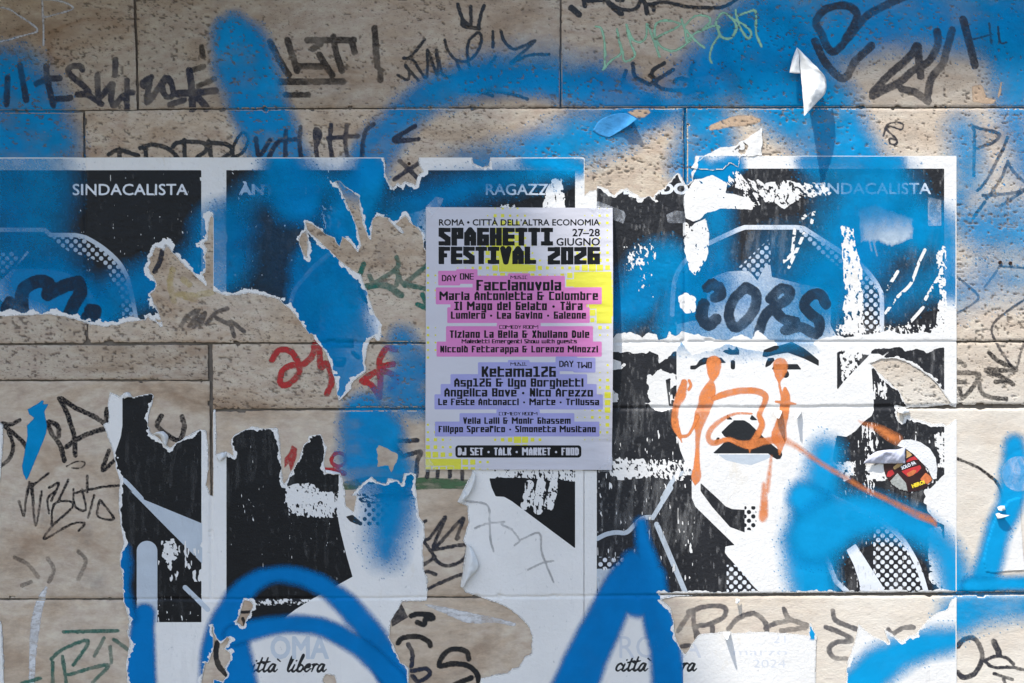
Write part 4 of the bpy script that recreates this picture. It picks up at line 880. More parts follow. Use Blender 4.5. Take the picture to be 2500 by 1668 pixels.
B2 = 'blue'
pspray('soft blue spray down the left side of the leftmost poster', 'p: 0,370 40,450 40,560 60,660 95,790', [290, 270, 230, 260, 300], 48, amt=.6)
pspray('blue spray crossing the white border between the two left posters', 'p: 545,570 530,640 450,670 340,700 210,770', [140, 150, 110, 100, 110], 40, amt=.75)
pspray('brighter blue spray over the pale face on the leftmost poster', 'p: 60,690 130,700 190,740 230,790', [90, 110, 120, 90], 22, amt=.7)
pspray('blue spray running down from the border of the second poster', 'p: 690,380 700,430 730,480', [95, 110, 130], 30)
pspray('broad blue spray sweeping down the second poster from its top right', 'p: 1400,400 1290,425 1180,450 1080,480 1000,525 935,590 885,655 820,740 770,830', [54, 54, 62, 78, 100, 120, 140, 140, 110], 46, amt=.8)
pspray('blue spray beside the torn notch in the top of the second poster', 'p: 925,385 890,450 850,540', [80, 100, 120], 34)
pspray('blue spray across the name at the top of the second poster', 'p: 555,520 640,465 720,445 830,450', [36, 66, 80, 70], 40, amt=.6)
pspray('faint blue haze on the dark left side of the second poster', 'p: 560,590 640,560 700,640 690,760', [90, 120, 170, 130], 60, amt=.1)
pspray('solid blue spray on the torn hanging tongue of the second poster', 'p: 790,660 800,760 830,850 830,930', [150, 190, 170, 130], 22, amt=.76)
pspray('blue spray on the white top right border of the second poster', 'p: 1290,395 1360,400 1415,410', [40, 44, 40], 22)
pspray('blurred blue spray cloud on the white neck of the second poster', 'p: 960,1195 950,1260 940,1350', [110, 105, 60], 46, amt=.92)
pspray('pale blue spray along the torn upper edge of the white neck', 'p: 890,1190 950,1195 1010,1180', [44, 44, 40], 24, amt=.6)
pspray('deep blue spray bar at the foot of the lower left poster', 'p: 352,1500 346,1580 343,1700', [50, 62, 78], 9, 'blue_shaded', wob=3)
pspray('deep blue spray along the torn left edge of the lower left poster', 'p: 298,1345 302,1430 318,1505', [34, 34, 30], 14, 'blue_shaded', amt=.9)
pspray('large deep blue spray arch over the lower second poster', 'p: 560,1700 552,1600 556,1520 590,1450 640,1412 700,1402 770,1422 830,1462 880,1515 930,1590 985,1700', [150, 120, 84, 54, 42, 38, 44, 52, 58, 66, 84], 12, 'blue_shaded', wob=4)
pspray('inner deep blue spray arch below the large arch', 'p: 570,1550 630,1535 700,1524 780,1530 860,1568 930,1625 985,1690', [50, 46, 42, 42, 46, 52, 60], 11, 'blue_shaded', wob=4)
gA = 'deep blue sprayed strokes of the letter A'
CA = mx(FACE, mn(rect(1440, 1448, 1612, 1464), 9))
pspray('deep blue sprayed letter A at the bottom right of the centre', [('p: 1564,1278 1570,1320 1582,1380', [26, 34, 54]), ('p: 1545,1376 1552,1410 1556,1440', [60, 100, 130]), ('p: 1530,1410 1482,1500 1440,1590 1392,1700', [80, 92, 100, 108]), ('p: 1588,1410 1604,1500 1622,1580 1636,1700', [70, 68, 76, 82])], None, 12, 'blue_shaded', clip=mn(CA, 1668 - G.X), wob=4)
ok4 = mn(FACE, cut(FACE, mx(sc, -99 + 0 * sc)))
pspray('blue spray swelling across the black left side of the sunlit poster', 'p: 1510,760 1560,720 1610,650 1660,700 1650,790', [90, 120, 110, 130, 110], 40, 'blue', amt=.78, clip=ok4)
pspray('blue spray column beside the rubbed white strip on the sunlit poster', 'p: 1750,520 1750,600 1735,690', [70, 80, 90], 32, amt=.62, clip=ok4)
pspray('blue patch at the torn top left of the sunlit poster', 'p: 1700,410 1740,425 1790,400', [54, 60, 50], 16, amt=.95, clip=ok4)
pspray('wide blue spray over the lettering at the top of the sunlit poster', 'p: 1990,385 2080,430 2140,480 2100,560 2060,640 2000,710', [60, 150, 200, 200, 170, 140], 55, amt=.78, clip=ok4)
pspray('blue haze over the cap on the sunlit poster', 'p: 1900,620 1960,640 2010,720 1900,790 1770,760', [110, 140, 150, 120, 140], 55, amt=.34, clip=ok4)
pspray('pale blue wash over the forehead on the sunlit poster', 'p: 1700,720 1850,710 2000,770 1880,820 1720,820', [90, 110, 100, 90, 80], 34, amt=.36, clip=ok4)
pmark('dark blurred letters across the face on the leftmost poster', 'slate', [
    ('21: 215,1390 200,1250 230,1140 360,1080 450,1110 440,1200 | 480,1180 600,1120 720,1090 | 720,1090 740,1180 680,1290 640,1380', 34), ('21: 90,1270 60,1340 110,1370 | 830,1340 880,1350 850,1420 800,1410', 30)], amt=.9)
pmark('dark rounded letters C, O, R and S on the cap of the right poster', 'slate', [
    ('23: 1900,1150 1840,1100 1790,1140 | 1860,1230 1920,1200 1900,1130', 26), ('23: 1760,1290 1740,1400 1800,1480 1870,1430', 30),
    ('23: 2150,1130 2030,1250 1990,1400 2040,1500 2130,1460 2220,1340 2240,1200 2150,1130', 26),
    ('24: -90,1560 -30,1400 60,1310 170,1250 200,1170 110,1150 20,1240 | 60,1330 130,1420 250,1450', 26),
    ('24: 530,1290 480,1200 390,1210 330,1300 400,1390 470,1450 440,1560 300,1500 160,1530', 27)], amt=.92, clip=mn(FACE, cut(FACE, sc)))
pspray('blue spray around the clear tape on the sunlit poster', 'p: 2200,560 2260,560 2310,580 2320,700', [100, 120, 80, 50], 40, amt=.85, clip=ok4)
pspray('blue spray on the lower right border of the upper sunlit poster', 'p: 2180,740 2260,690 2320,690', [60, 80, 50], 45, amt=.55, clip=ok4)
pspray('blue spray along the white top border of the sunlit poster', 'p: 1960,395 2050,392 2190,398', [30, 44, 40], 20, amt=.85, clip=ok4)
CB = mx(FACE, G.X - 2336)
pspray('bright blue spray column on the collar of the sunlit poster', 'p: 2015,1108 2008,1180 1990,1270 1975,1360 1990,1460', [70, 84, 128, 120, 110], 34, 'blue_sunlit', amt=.95, wob=8)
pspray('bright blue spray blob left of the blue column on the sunlit poster', 'p: 1960,1215 1985,1240', [70, 90], 22, 'blue_sunlit', wob=6)
pspray('bright blue spray arch over the shoulder on the sunlit poster', 'p: 1990,1310 2060,1268 2150,1262 2240,1292 2308,1350 2340,1460', [130, 120, 84, 74, 66, 66], 32, 'blue_sunlit', amt=.95, clip=mn(CB, 1451 - G.Y), wob=5)
pspray('bright blue spray on the paper corner under the sunlit poster', 'p: 2060,1700 2150,1625 2250,1575 2345,1560', [90, 90, 70, 50], 26, 'blue_sunlit', wob=8)
pspray('small blue paint tip on torn paper under the sunlit poster', 'p: 1983,1525 1984,1552', [14, 20], 4, 'blue_sunlit', wob=2)
pspray('bright blue spray stroke down the right edge over the pasted white sheet', 'p: 2476,1085 2478,1153 2466,1225 2436,1298 2416,1371 2402,1419 2392,1449', [44, 70, 64, 58, 60, 64, 84], 16, 'blue_sunlit', clip=mn(CB, 1446 - G.Y), wob=5)
pspray('bright blue spray band just above the lowest joint at the right', 'p: 2370,1432 2450,1426 2540,1424', [40, 34, 34], 12, 'blue_sunlit', clip=mn(CB, 1446 - G.Y), wob=4)

# ---- orange paint on the sunlit face
def orange(label, pl, amt=1.0, name='spray_paint', rag=1.6, edge=3.0):
    F = G.zeros()
    for s, w in pl: F = mx(F, G.line(s, w, pad=16))
    F = F + rag * (G.noise(9, 47, 3) - .5)
    c = np.clip(.15 + F / edge, 0, 1) * amt * (.72 + .28 * sstep(.3, .62, G.noise(40, 48, 3)))
    emit_top(name, mn(F, FACE), M['orange'], label, 'spray paint', 'orange paint strokes on the portrait', cover=c)
orange('orange paint blob over the left eye dripping down the cheek', [('33: 1852,325 1852,355', 38), ('33: 1850,400 1845,440 1832,500', [34, 24, 8]), ('33: 1830,480 1815,560 1790,640 1770,720 1740,800', [8, 30, 40, 36, 34]), ('33: 1740,790 1715,900 1705,1000 1700,1150 1695,1280 1690,1370 1680,1445', [36, 24, 14, 13, 18, 26, 4])])
orange('orange curl with a drip at the left edge of the face', [('33: 1625,485 1642,530 1622,570', 9), ('33: 1580,500 1550,620 1515,700 1495,800 1500,900 1535,985', [16, 26, 20, 18, 20, 14]), ('33: 1530,970 1560,1058', [10, 4]), ('33: 1540,1000 1610,990 1660,920 1700,820', [12, 9, 9, 14])])
orange('orange line arching from the left cheek over the nose', [('33: 1850,650 1950,612 2100,580 2250,585 2325,630 2310,710 2270,800 2295,890 2255,980 2190,1075', [14, 18, 18, 18, 17, 15, 15, 17, 18, 16])])
orange('orange loop around the mouth', [('33: 2200,790 2050,790 1920,850 1830,930 1800,1010 1850,1060 1980,1025 2080,1060 2180,1075 2300,1045 2430,1030', [6, 9, 12, 15, 15, 16, 13, 16, 24, 20, 18]), ('33: 2180,1080 2182,1145', [12, 5])], amt=.92)
orange('orange paint blob over the right eye dripping down to the mouth', [('34: 112,345 112,375', 38), ('34: 108,420 100,500 120,600 150,660', [30, 9, 8, 20]), ('34: 155,560 160,640 150,760 115,900 100,1000 110,1080 105,1165', [10, 24, 26, 30, 40, 20, 6]), ('34: 70,680 160,690 250,700', [6, 12, 6])])
orange('long orange diagonal line crossing the collar and sticker side', [('34: -40,1050 100,1020 250,1085 400,1190 550,1285 700,1370 900,1490 1080,1565', [12, 24, 18, 17, 16, 16, 16, 16]), ('44: 830,0 1000,80 1200,180 1340,240 1378,295', [14, 17, 22, 20, 5])], amt=.62, edge=9)
orange('short blurred orange dash above the round sticker', [('34: 830,855 880,880 1000,920 1100,980 1180,1025', [6, 12, 22, 30, 32])], amt=.85, edge=14)
orange('orange drip below the chin of the sunlit face', [('34: 30,1180 10,1350 -10,1500', [8, 14, 16]), ('43: 2060,-60 2062,60 2055,200 2042,245', [14, 20, 25, 8])], amt=.85, edge=7)

F = G.poly('24: 835,430 880,400 1000,380 1090,420 1180,450 1250,470 1330,500 1330,690 1280,710 1200,745 1130,765 1050,740 1000,720 850,720', rough=3, seed=64, rs=9) + 14 * (G.noise(9, 65, 4, .65, .5, 2.4) - .5)
F = mx(F, G.lines('24: 930,715 950,800 | 970,725 1000,845', 5))
cv = (.06 + .72 * sstep(515, 598, G.Y + 16 * (G.noise(16, 66, 3, .6, .6, 2.0) - .5))) * (.55 + .45 * sstep(2105, 2185, G.X)) * np.clip(F / 9 + .2, 0, 1)
emit_top('paint_smear', mn(F, FACE), M['washed'], 'washed-out pale rectangle in the blue of the sunlit poster', 'paint smear', cover=cv)

# ================================================================== THE FESTIVAL POSTER
GF = Grid(1032, 500, 1504, 1154, 1.25)
def h_fest(X, Y, g):
    t = np.clip((Y - 508) / 640, 0, 1)
    bow = .022 * np.sin(np.pi * np.clip(t * 1.12, 0, 1)) ** .8 * np.exp(-np.clip(1497 - X, 0, 999) / 42)
    dent = .0016 * (g.noise(38, 60, 3, .5, 2.6, .55) - .5) * sstep(1040, 1330, X) + .0022 * (g.noise(170, 61, 2) - .5) + .0007 * (g.noise(24, 62, 2, .5, 2.2, .8) - .5)
    return .0042 + bow + dent
GF.H = h_fest(GF.X, GF.Y, GF)
fest = thing('festival_poster', 'lavender festival poster with pink and lilac line-up panels taped over the portrait posters', 'poster', 1267, 827)
M['lavender'] = mat_plain('lavender_poster_paper', (204, 201, 206), .44, .45, .0005, 120, .06, 6)
M['pink'] = mat_plain('pink_poster_ink', (214, 124, 182), .4, .45, .0004, 120, .08, 6)
M['lilac'] = mat_plain('lilac_poster_ink', (158, 156, 206), .4, .45, .0004, 120, .08, 6)
M['yellow'] = mat_plain('yellow_poster_ink', (222, 216, 62), .4, .45, .0004, 120, .08, 6)
M['pblack'] = mat_plain('poster_black_ink', (11, 12, 14), .45, .22, .0004, 120, .3, 8)
FP = GF.poly('p: 1040.5,506.5 1495,508.3 1493.5,1147 1038.8,1146')
emit('paper_sheet', FP, M['lavender'], fest, height=GF.H.copy(), g=GF, skirt=.0004)
def fpart(name, F, mat): return emit(name, mn(F, FP - .5), M[mat], fest, 9e-5, g=GF)
# yellow mosaic of growing squares
D = GF.zeros(0.0)
for x, y, sx, sy, a in ((1235, 600, 44, 70, 1.15), (1275, 655, 55, 26, .9), (1455, 690, 60, 62, 1.2), (1480, 760, 46, 40, 1.1), (1400, 690, 34, 30, .6), (1268, 1078, 46, 26, .9), (1110, 1135, 62, 30, 1.0), (1045, 1120, 40, 40, .62), (1045, 830, 20, 40, .38), (1490, 965, 26, 60, .72), (1050, 690, 26, 50, .26), (1160, 640, 50, 24, .34), (1450, 1030, 50, 60, .24), (1470, 540, 60, 40, .2), (1060, 1060, 40, 40, .26)):
    D = D + a * np.exp(-((GF.X - x) / sx) ** 2 - ((GF.Y - y) / sy) ** 2)
cs = 18.2; cx = np.floor((GF.X - 1036) / cs); cy = np.floor((GF.Y - 500) / cs)
ci = np.clip(((cx + .5) * cs / 1.25 + 3).astype(int), 0, GF.nx - 1); cj = np.clip(((cy + .5) * cs / 1.25).astype(int), 0, GF.ny - 1)
Dc = D[cj, ci]; jit = np.random.RandomState(4).rand(80, 80)[np.clip(cy, 0, 79).astype(int), np.clip(cx, 0, 79).astype(int)]
size = cs * np.clip(.06 + .95 * Dc + .25 * (jit - .5) * (Dc > .12), 0, 1.12) * (Dc > .10)
u = np.abs((GF.X - 1036) / cs - cx - .5) * cs; v = np.abs((GF.Y - 500) / cs - cy - .5) * cs
fpart('yellow_mosaic', size / 2 - mx(u, v), 'yellow')
# squared display lettering drawn as pen strokes on a small lattice: x 0..2, y 0..6, z = descender
GL = {'A': '00 04 16 24 20|02 22', 'B': '00 06 26 20 00|03 23', 'C': '26 06 00 20', 'D': '00 06 16 25 21 10 00', 'E': '26 06 00 20|03 23', 'F': '26 06 00|03 13',
      'G': '26 06 00 20 23 13', 'H': '00 06|20 26|03 23', 'I': '06 26|00 20|10 16', 'J': '26 20 00 02', 'K': '00 06|26 13 03|13 20', 'L': '06 00 20', 'M': '00 06 23 46 40', 'N': '00 06|06 20|20 26',
      'O': '00 06 26 20 00', 'P': '00 06 26 23 03', 'R': '00 06 26 23 03|13 20', 'S': '26 06 04 22 20 00', 'T': '06 26|16 10', 'U': '06 00 20 26', 'V': '06 10 26', 'W': '06 00 23 40 46', 'X': '00 26|06 20', 'Y': '06 13 26|13 10',
      'a': '04 24 20 00 02 22', 'b': '06 00 20 24 04', 'c': '24 04 00 20', 'd': '26 20 00 04 24', 'e': '20 00 04 24 22 02', 'f': '26 06 00|04 24', 'g': '24 04 00 20|24 2z 0z', 'h': '06 00|04 24 20', 'i': '00 04|06', 'l': '00 06',
      'm': '00 04 44 40|20 24', 'n': '00 04 24 20', 'o': '00 04 24 20 00', 'p': '0z 04 24 20 00', 'r': '00 04 24', 's': '24 04 02 22 20 00', 't': '06 00 20|04 24', 'u': '04 00 20 24', 'v': '04 10 24', 'w': '04 00 40 44|20 24', 'z': '04 24 00 20',
      '0': '00 06 26 20 00', '1': '06 16 10|00 20', '2': '06 26 24 02 00 20', '6': '26 06 00 20 23 03', '&': '26 06 00 20 23 03|23 33', '.': '13', "'": '06 05'}
ACC = {'ò': ('o', '05.4 16.2'), 'à': ('a', ''), 'ä': ('a', '')}
def block(s, x0, x1, yt, yb, tk=.255, gk=.30, hk=.66):
    cap = yb - yt; t = cap * tk; v = (cap - t * hk) / 6; gap = t * gk
    items = []; steps = 0.0; fixed = 0.0
    for ch in s:
        if ch == ' ': items.append((None, steps, fixed)); fixed += t * 1.9; continue
        b = {'ò': 'o', 'ä': 'a', 'à': 'a', '•': '.'}.get(ch, ch); st = GL[b]
        w = max(float(p[0]) for k in st.split('|') for p in k.split()) if ch != '•' else 1.0
        items.append((ch, steps, fixed)); steps += w; fixed += t + gap
    fixed -= gap
    hx = max((x1 - x0 - fixed) / max(steps, 1), .4 * v)
    F = GF.zeros(); q = t / 2; qh = q * hk
    for ch, sx, fx in items:
        if ch is None: continue
        ox = x0 + sx * hx + fx + q; oy = yb - q * hk
        if ch == '•':
            F = mx(F, GF.line(np.array([[ox + hx * .5, yb - cap * .42]]), t * 1.25, False, 4)); continue
        b = {'ò': 'o', 'ä': 'a', 'à': 'a'}.get(ch, ch)
        for k in GL[b].split('|'):
            pts = np.array([[ox + float(p[0]) * hx, oy - (-2.0 if p[1] == 'z' else float(p[1]) * (1.14 if ch.islower() and p[1] in '1234' else 1)) * v] for p in k.split()])
            if len(pts) == 1: pts = np.vstack([pts, pts])
            for (ax, ay), (bx, by) in zip(pts[:-1], pts[1:]):
                if abs(ax - bx) < .01 or abs(ay - by) < .01:
                    sl = GF.sub(np.array([[ax, ay], [bx, by]]), q + 4); X, Y = GF.X[sl], GF.Y[sl]
                    ky = qh if abs(ax - bx) > .01 else q * .8
                    F[sl] = mx(F[sl], mn(q + abs(ax - bx) / 2 - np.abs(X - (ax + bx) / 2), ky + abs(ay - by) / 2 - np.abs(Y - (ay + by) / 2)))
                else: F = mx(F, GF.line(np.array([[ax, ay], [bx, by]]), t, False, 4))
        if ch == 'ò': F = mx(F, GF.line(np.array([[ox, oy - 6.4 * v], [ox + hx, oy - 5.6 * v]]), t * .8, False, 3))
        if ch == 'ä':
            for e in (0.2, 1.8): F = mx(F, GF.line(np.array([[ox + e * hx, oy - 6.2 * v]]), t * .8, False, 3))
    return F
day1 = [('DAY', 1079, 1115, 672, 687), ('ONE', 1123, 1157, 668, 683), ('MUSIC', 1246, 1288, 673.5, 682), ('Faccianuvola', 1163, 1370, 684, 709.5), ('Maria Antonietta & Colombre', 1073, 1459, 712.5, 733), ('Il Mago del Gelato • Tära', 1109, 1422, 737, 757.5),
        ('Lumiero • Lea Gavino • Galeone', 1101, 1430, 761, 778.5), ('COMEDY ROOM', 1219, 1314, 794.5, 803), ('Tiziano La Bella & Xhuliano Dule', 1098, 1438, 807, 825), ('Maledetti Emergenti Show with guests', 1127, 1408, 828.5, 838.5), ('Niccolò Fettarappa & Lorenzo Minozzi', 1075, 1459, 844.5, 860.5)]
day2 = [('MUSIC', 1246, 1287, 885, 893), ('DAY', 1365, 1400, 881, 896), ('TWO', 1408, 1444, 884, 899), ('Ketama126', 1176, 1357, 895, 920), ('Asp126 & Ugo Borghetti', 1109, 1424, 924, 944), ('Angelica Bove • Nico Arezzo', 1085, 1447, 948, 968), ('Le Feste Antonacci • Marte • Trilussa', 1070, 1462, 973, 989),
        ('COMEDY ROOM', 1218, 1312, 1006, 1014), ('Velia Lalli & Monir Ghassem', 1131, 1393, 1019, 1034.5), ('Filippo Spreafico • Simonetta Musitano', 1071, 1454, 1039.5, 1055)]
for rows, m, nm in ((day1, 'pink', 'pink_panel'), (day2, 'lilac', 'lilac_panel')):
    PF = GF.zeros()
    for s, x0, x1, yt, yb in rows:
        big = yb - yt > 12; e = 9 if big else 6
        cxx, cyy, hw, hh = (x0 + x1) / 2, (yt + yb) / 2, (x1 - x0) / 2 + e - 3, (yb - yt) / 2 + e - 3 + (1.5 if big else 0)
        dx, dy = np.abs(GF.X - cxx) - hw, np.abs(GF.Y - cyy) - hh
        PF = mx(PF, 3 - np.hypot(mx(dx, 0), mx(dy, 0)) - mn(mx(dx, dy), 0))
    fpart(nm, PF, m)
fpart('food_bar', 8 - np.hypot(mx(np.abs(GF.X - 1265.5) - 145.5, 0), mx(np.abs(GF.Y - 1102) - 7, 0)), 'pblack')
for rows in (day1, day2):
    for s, x0, x1, yt, yb in rows: fpart('lettering', block(s, x0, x1, yt, yb, .25 if len(s) > 6 and s != 'COMEDY ROOM' else .20, .42), 'pblack')
fpart('lettering', block('DJ SET • TALK • MARKET • FOOD', 1118, 1413, 1093, 1111, .24), 'lavender')
fpart('title', block('SPAGHETTI', 1071, 1350, 557, 600, .325, .12, .74), 'pblack')
fpart('title', block('FESTIVAL', 1071, 1309, 603, 645, .325, .12, .74), 'pblack')
fpart('title', block('2026', 1337, 1464, 604, 646, .325, .12, .74), 'pblack')
for s, x0, x1, yt, yb in (('ROMA • CITTÀ DELL’ALTRA ECONOMIA', 1072, 1464, 536, 551.5), ('27–28', 1397, 1464, 559.5, 578), ('GIUGNO', 1358, 1464, 582, 600.5)):
    fpart('lettering', GF.segs(text_segs(s, x0, x1, yt, yb, .022, 0, 1.0)), 'pblack')
FG = G.poly('p: 1040.5,506.5 1495,508.3 1493.5,1147 1038.8,1146')
G.H = np.where(FG > -1, h_fest(G.X, G.Y, G) + .0004, G.H)

# ---- clear tape
def tape(p, label, parent=fest, dh=.0012):
    F = G.poly(p)
    if parent is None: return emit_top('clear_tape', F, M['tape'], label, 'tape', 'clear tape strips on the wall', height=np.where(F > -3, G.H.copy(), G.H) + dh, skirt=.0003)
    return emit('tape', F, M['tape'], parent, height=G.H + dh, skirt=.0003)
tape('22: 1545,470 1560,395 1650,305 1725,320 1690,400 1580,530', '', dh=.001)
tape('23: 680,400 790,345 1025,435 1045,480 1020,552 890,500 800,480', '', dh=.0015)
tape('p: 1036,1110 1041,1108 1068,1146 1065,1152 1036,1152', '', dh=.0006)
tape('p: 1496,1112 1490,1112 1461,1146 1464,1152 1497,1152', '', dh=.0006)
tape('24: 1465,305 1588,335 1588,570 1467,572', 'strip of clear tape on the blue corner of the sunlit poster', None, .0008)
tape('23: 1415,470 1500,430 1595,440 1590,545 1430,545', 'square of old clear tape on the black left side of the sunlit poster', None, .0006)

# ================================================================== STICKERS, CURLED PAPER, SMALL THINGS
st = thing('round_sticker', 'half peeled round colourful sticker with yellow HERO! lettering', 'sticker', 2228, 1150)
Fb = G.poly('q: 960,420 1050,300 1250,285 1450,340 1650,480 1770,680 1805,900 1795,1120 1710,1140 1600,900 1300,600 1130,480', rough=1, seed=50)
emit('glue_patch', Fb, M['torn'], st, height=G.H + .0006, skirt=.0008)
Fs = G.poly('q: 660,790 900,760 1130,700 1150,490 1290,600 1450,760 1620,1000 1710,1140 1650,1250 1530,1330 1400,1380 1200,1405 1000,1350 850,1250 720,1080 680,950')
M['maroon'] = mat_plain('maroon_sticker', (52, 22, 24), .3, .5, 0, var=.4, vscale=90)
M['sred'] = mat_plain('red_sticker_ink', (205, 52, 56), .3, .5, 0, var=.3, vscale=120)
M['sorange'] = mat_plain('orange_sticker_ink', (232, 130, 76), .3, .5, 0, var=.4, vscale=120)
M['silver'] = mat_plain('silver_sticker_foil', (176, 178, 170), .35, .6, .002, 160, .3, 120, (1, 1, 3))
M['syellow'] = mat_plain('yellow_sticker_ink', (246, 214, 52), .35, .5, 0)
M['tan'] = mat_plain('tan_sticker_ink', (206, 168, 110), .35, .5, 0, var=.4, vscale=140)
emit('sticker_face', Fs, M['maroon'], st, height=G.H + .0009, skirt=.0008)
def sp(name, p, m): return emit(name, mn(G.poly('q: ' + p, rough=.6, seed=51), Fs - .2), M[m], st, 8e-5)
sp('foil_sector', '790,1190 960,1000 1020,1070 1140,1210 1175,1400 1000,1370', 'silver')
sp('colour_patch', '1130,760 1220,680 1340,640 1440,720 1300,720 1180,770', 'sred')
sp('colour_patch', '1130,500 1220,560 1280,620 1140,690', 'tan')
sp('colour_patch', '720,1070 760,960 850,930 900,1010 800,1090', 'sred')
sp('colour_patch', '860,880 960,800 1100,790 1020,860 900,930', 'tan')
sp('colour_patch', '1040,960 1280,880 1440,830 1470,900 1380,990 1180,1080', 'sred')
sp('colour_patch', '1150,1010 1300,930 1380,940 1300,1040 1200,1080', 'sorange')
sp('colour_patch', '1480,1080 1560,990 1650,1060 1700,1140 1600,1240 1440,1140', 'sorange')
sp('colour_patch', '1590,1250 1680,1180 1640,1260', 'white_ink')
def tilt(s, x0, x1, yt, yb, px, py, ang, bold=.02):
    sg = text_segs(s, x0, x1, yt, yb, bold); c, q = math.cos(ang), math.sin(ang)
    X, Y = sg[:, :, 0] - px, sg[:, :, 1] - py
    return np.stack([px + c * X + q * Y, py - q * X + c * Y], 2)
GS = Grid(2180, 1110, 2300, 1210, 1.0); GS.H = np.interp(GS.X.ravel(), [2180, 2300], [0, 0]).reshape(GS.X.shape)
jj = np.clip(((GS.Y - G.ys[0]) / 2.5).astype(int), 0, G.ny - 1); ii = np.clip(((GS.X - G.xs[0]) / 2.5).astype(int), 0, G.nx - 1)
GS.H = G.H[jj, ii].max() * .5 + G.H[jj, ii] * .5 + .0003
emit('lettering', GS.segs(tilt('HERO!', 2227, 2260, 1182, 1192, 2227, 1192, .35, .06)), M['syellow'], st, 1e-4, g=GS)
emit('lettering', GS.segs(tilt('SOLO FA', 2201, 2239, 1138, 1147, 2201, 1147, .38, .05)), M['white_ink'], st, 1e-4, g=GS)
disc = np.hypot(G.X - 2488, G.Y - 1157)
emit_top('clear_sticker', 43 - disc, M['tape'], 'round clear sticker on the blue stroke at the right edge', 'sticker', height=G.H + .0007, skirt=.0005)

_sheet = sheet
def sheet(name, rows, mat, parent=None, n=6, tile='p'):
    R = []
    for r in rows:
        q = np.array(r, float); x0, y0, k = TILES[tile]
        q[:, 0] = q[:, 0] / k + x0; q[:, 1] = q[:, 1] / k + y0
        f = 1 - q[:, 2:3] / 2600.0                                   # a curl stands nearer than the wall
        q[:, :2] = np.array([1250, 834]) + (q[:, :2] - [1250, 834]) * f
        R.append(q)
    return _sheet(name, R, mat, parent, n)
M['scrap'] = mat_plain('loose_white_paper', (228, 227, 222), .8, .2, .002, 90, .08, 20)
M['bluepaper'] = mat_plain('blue_painted_paper', (70, 150, 206), .8, .15, .003, 70, .35, 40)
hs = thing('hanging_paper_scrap', 'crumpled white paper scrap hanging off the blue stone at the upper right', 'paper scrap', 1963, 190)
sheet('paper_flap', [[(262, 440, 2), (267, 438, 3), (276, 446, 4)], [(284, 540, 12), (335, 520, 26), (390, 560, 14)], [(298, 660, 22), (380, 640, 30), (470, 640, 34), (523, 690, 20)][0:3], [(310, 780, 36), (420, 740, 40), (528, 720, 24)], [(318, 880, 46), (425, 840, 54), (526, 850, 34)], [(326, 975, 52), (385, 960, 56), (445, 945, 46)], [(331, 1066, 58), (337, 1062, 58), (343, 1056, 58)]], M['scrap'], hs, tile='14')
sheet('paper_fold', [[(262, 442, 3), (272, 465, 8), (284, 500, 14)], [(226, 540, 12), (252, 550, 20), (286, 580, 17)], [(196, 668, 24), (248, 674, 26), (298, 676, 20)]], M['scrap'], hs, tile='14')
bf = tag(sheet('peeling_paper', [[(740, 1200, 1.5), (800, 1110, 1.8), (900, 1060, 2), (985, 1040, 2)], [(800, 1240, 1.3), (870, 1160, 1.6), (950, 1095, 1.8), (1040, 1040, 2)], [(870, 1262, 1.3), (950, 1195, 1.8), (1030, 1130, 3), (1095, 1062, 4)], [(905, 1256, 1.5), (990, 1205, 6), (1064, 1158, 15), (1146, 1094, 22)]], M['bluepaper'], None, tile='13'),
         'blue painted paper remnant peeling off the sunlit block below the mint name', 'paper scrap')
sheet('paper_flap', [[(1990, 1320, 2), (2010, 1345, 10), (2022, 1365, 4)], [(1950, 1420, 2), (1985, 1440, 13), (2010, 1420, 6)], [(1900, 1510, 2), (1945, 1530, 13), (1975, 1510, 4)], [(1872, 1575, 2), (1900, 1590, 9), (1925, 1585, 3)]], M['scrap'], p2, tile='32')
sheet('paper_flap', [[(1700, -10, 2), (1720, 20, 12), (1750, 10, 3)], [(1665, 60, 2), (1690, 70, 14), (1712, 60, 4)], [(1655, 85, 2), (1690, 105, 8), (1705, 95, 3)]], M['scrap'], p2, tile='42')
sheet('paper_flap', [[(1726, 430, 2), (1745, 450, 9), (1760, 450, 3)], [(1716, 540, 2), (1765, 550, 16), (1815, 570, 5)], [(1700, 640, 2), (1750, 650, 18), (1812, 640, 6)], [(1682, 740, 2), (1715, 735, 16), (1740, 720, 4)], [(1672, 780, 2), (1695, 790, 7), (1712, 760, 3)]], M['scrap'], p2, tile='42')
sheet('paper_flap', [[(1992, 1172, 2), (2040, 1150, 6), (2084, 1145, 1.5)], [(1998, 1205, 5), (2040, 1190, 11), (2075, 1185, 2)], [(2012, 1228, 6), (2035, 1215, 9), (2060, 1205, 2)]], M['scrap'], p2, tile='31')
sheet('paper_flap', [[(640, 1305, 2), (700, 1315, 6), (775, 1335, 2)], [(640, 1335, 6), (700, 1345, 11), (770, 1345, 4)]], M['scrap'], p2, tile='32')
sheet('paper_flap', [[(1390, 985, 2), (1440, 960, 8), (1500, 950, 2)], [(1470, 1000, 2), (1500, 985, 12), (1545, 1000, 3)], [(1500, 1070, 2), (1520, 1085, 9), (1530, 1080, 2)]], M['scrap'], p1, tile='31')
sheet('paper_flap', [[(1135, 630, 2), (1160, 595, 7), (1190, 600, 2)], [(1140, 655, 4), (1170, 640, 10), (1215, 640, 2)]], M['scrap'], p1, tile='31')
sheet('paper_flap', [[(1725, 1150, 2), (1755, 1150, 5), (1785, 1150, 2)], [(1735, 1180, 16), (1758, 1178, 20), (1778, 1175, 16)], [(1752, 1212, 28), (1760, 1214, 30), (1768, 1208, 28)]], M['scrap'], p3, tile='43')
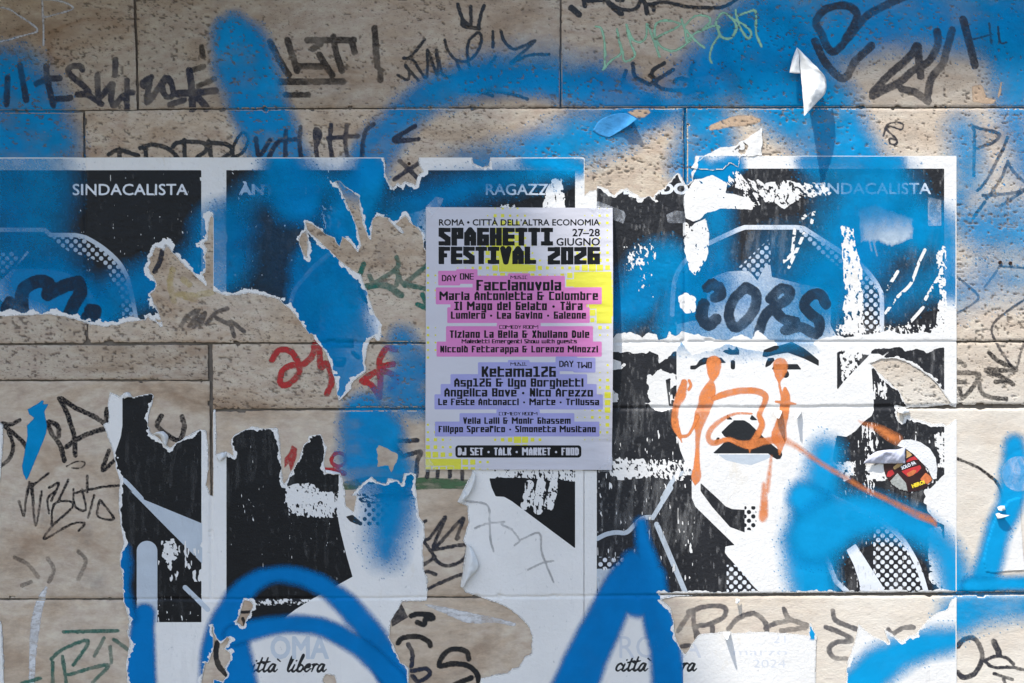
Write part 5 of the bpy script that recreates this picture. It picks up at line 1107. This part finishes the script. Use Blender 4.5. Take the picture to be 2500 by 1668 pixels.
sheet('paper_flap', [[(262, 770, 2), (285, 760, 4), (305, 765, 2)], [(250, 800, 10), (275, 800, 14), (300, 790, 9)], [(240, 840, 20), (258, 845, 22), (275, 825, 18)]], M['scrap'], p3, tile='34')
sheet('paper_flap', [[(75, 760, 2), (100, 758, 4), (130, 765, 2)], [(60, 790, 12), (95, 800, 16), (125, 785, 10)], [(85, 830, 20), (100, 835, 22), (112, 820, 18)]], M['scrap'], p3, tile='34')
sheet('paper_flap', [[(1830, 880, 3), (1845, 878, 6), (1868, 885, 3)], [(1828, 915, 9), (1845, 918, 11), (1860, 905, 8)]], M['scrap'], p3, tile='43')
sheet('paper_flap', [[(1200, 745, 2), (1245, 735, 5), (1300, 760, 2)], [(1190, 775, 8), (1240, 790, 12), (1295, 780, 6)]], M['scrap'], p3, tile='34')
sheet('peeled_corner', [[(240, 798, 9), (480, 800, 7), (760, 802, 6), (960, 800, 6), (1134, 796, 4)], [(330, 690, 10), (520, 680, 14), (760, 640, 10), (960, 680, 13), (1130, 650, 5)], [(440, 590, 9), (600, 560, 12), (780, 560, 14), (960, 560, 10), (1130, 540, 5)], [(560, 535, 6), (680, 515, 8), (820, 505, 9), (980, 500, 6), (1130, 450, 3)]], mat_plain('sticker_back', (206, 206, 218), .45, .4, .001, 60, .06, 20), st, tile='q')
for i, r in enumerate(([[(638, 655, 2), (670, 640, 6), (712, 640, 2)], [(650, 685, 9), (690, 690, 12), (722, 680, 6)]], [[(620, 722, 2), (660, 712, 6), (690, 735, 2)], [(640, 770, 8), (690, 760, 13), (770, 735, 16)]])):
    tag(sheet('peeling_paper', r, M['scrap'], None, tile='u'), ('small white paper curl highest on the blue stroke at the right edge', 'wider white paper curl just below the highest one at the right edge')[i], 'paper scrap', 'paper curls at the right edge')

# two drilled plugs in the stone right of the sunlit poster, a screw in the notch above the second poster
M['plug'] = mat_plain('rusty_plug', (70, 48, 34), .7, .3, 0, var=.4, vscale=300)
def plug(px, py, r, label, name='wall_plug'):
    V = []; T = []; n = 12; h0 = float(G.H[int((py - G.ys[0]) / 2.5), int((px - G.xs[0]) / 2.5)])
    for k, (rr, hh) in enumerate(((r, h0 - .004), (r, h0 + .0022), (r * .75, h0 + .003), (r * .3, h0 + .0012))):
        for i in range(n):
            a = 2 * math.pi * i / n; V.append((float(WX(px)) + rr * math.cos(a) / S, -hh, float(WZ(py)) + rr * math.sin(a) / S))
    for k in range(3):
        for i in range(n):
            a, b = k * n + i, k * n + (i + 1) % n; T += [(a, b, b + n), (a, b + n, a + n)]
    T += [(3 * n, 3 * n + i, 3 * n + i + 1) for i in range(1, n - 1)]
    return tag(new_mesh(name, np.array(V), np.array(T), M['plug']), label, 'wall plug')
plug(2441, 641, 4.5, 'left rusty plug of the pair in the stone right of the poster'); plug(2466, 643, 4.5, 'right rusty plug of the pair in the stone right of the poster')
plug(999, 400, 4.0, 'rusty screw in the torn notch above the second poster', 'rusty_screw')
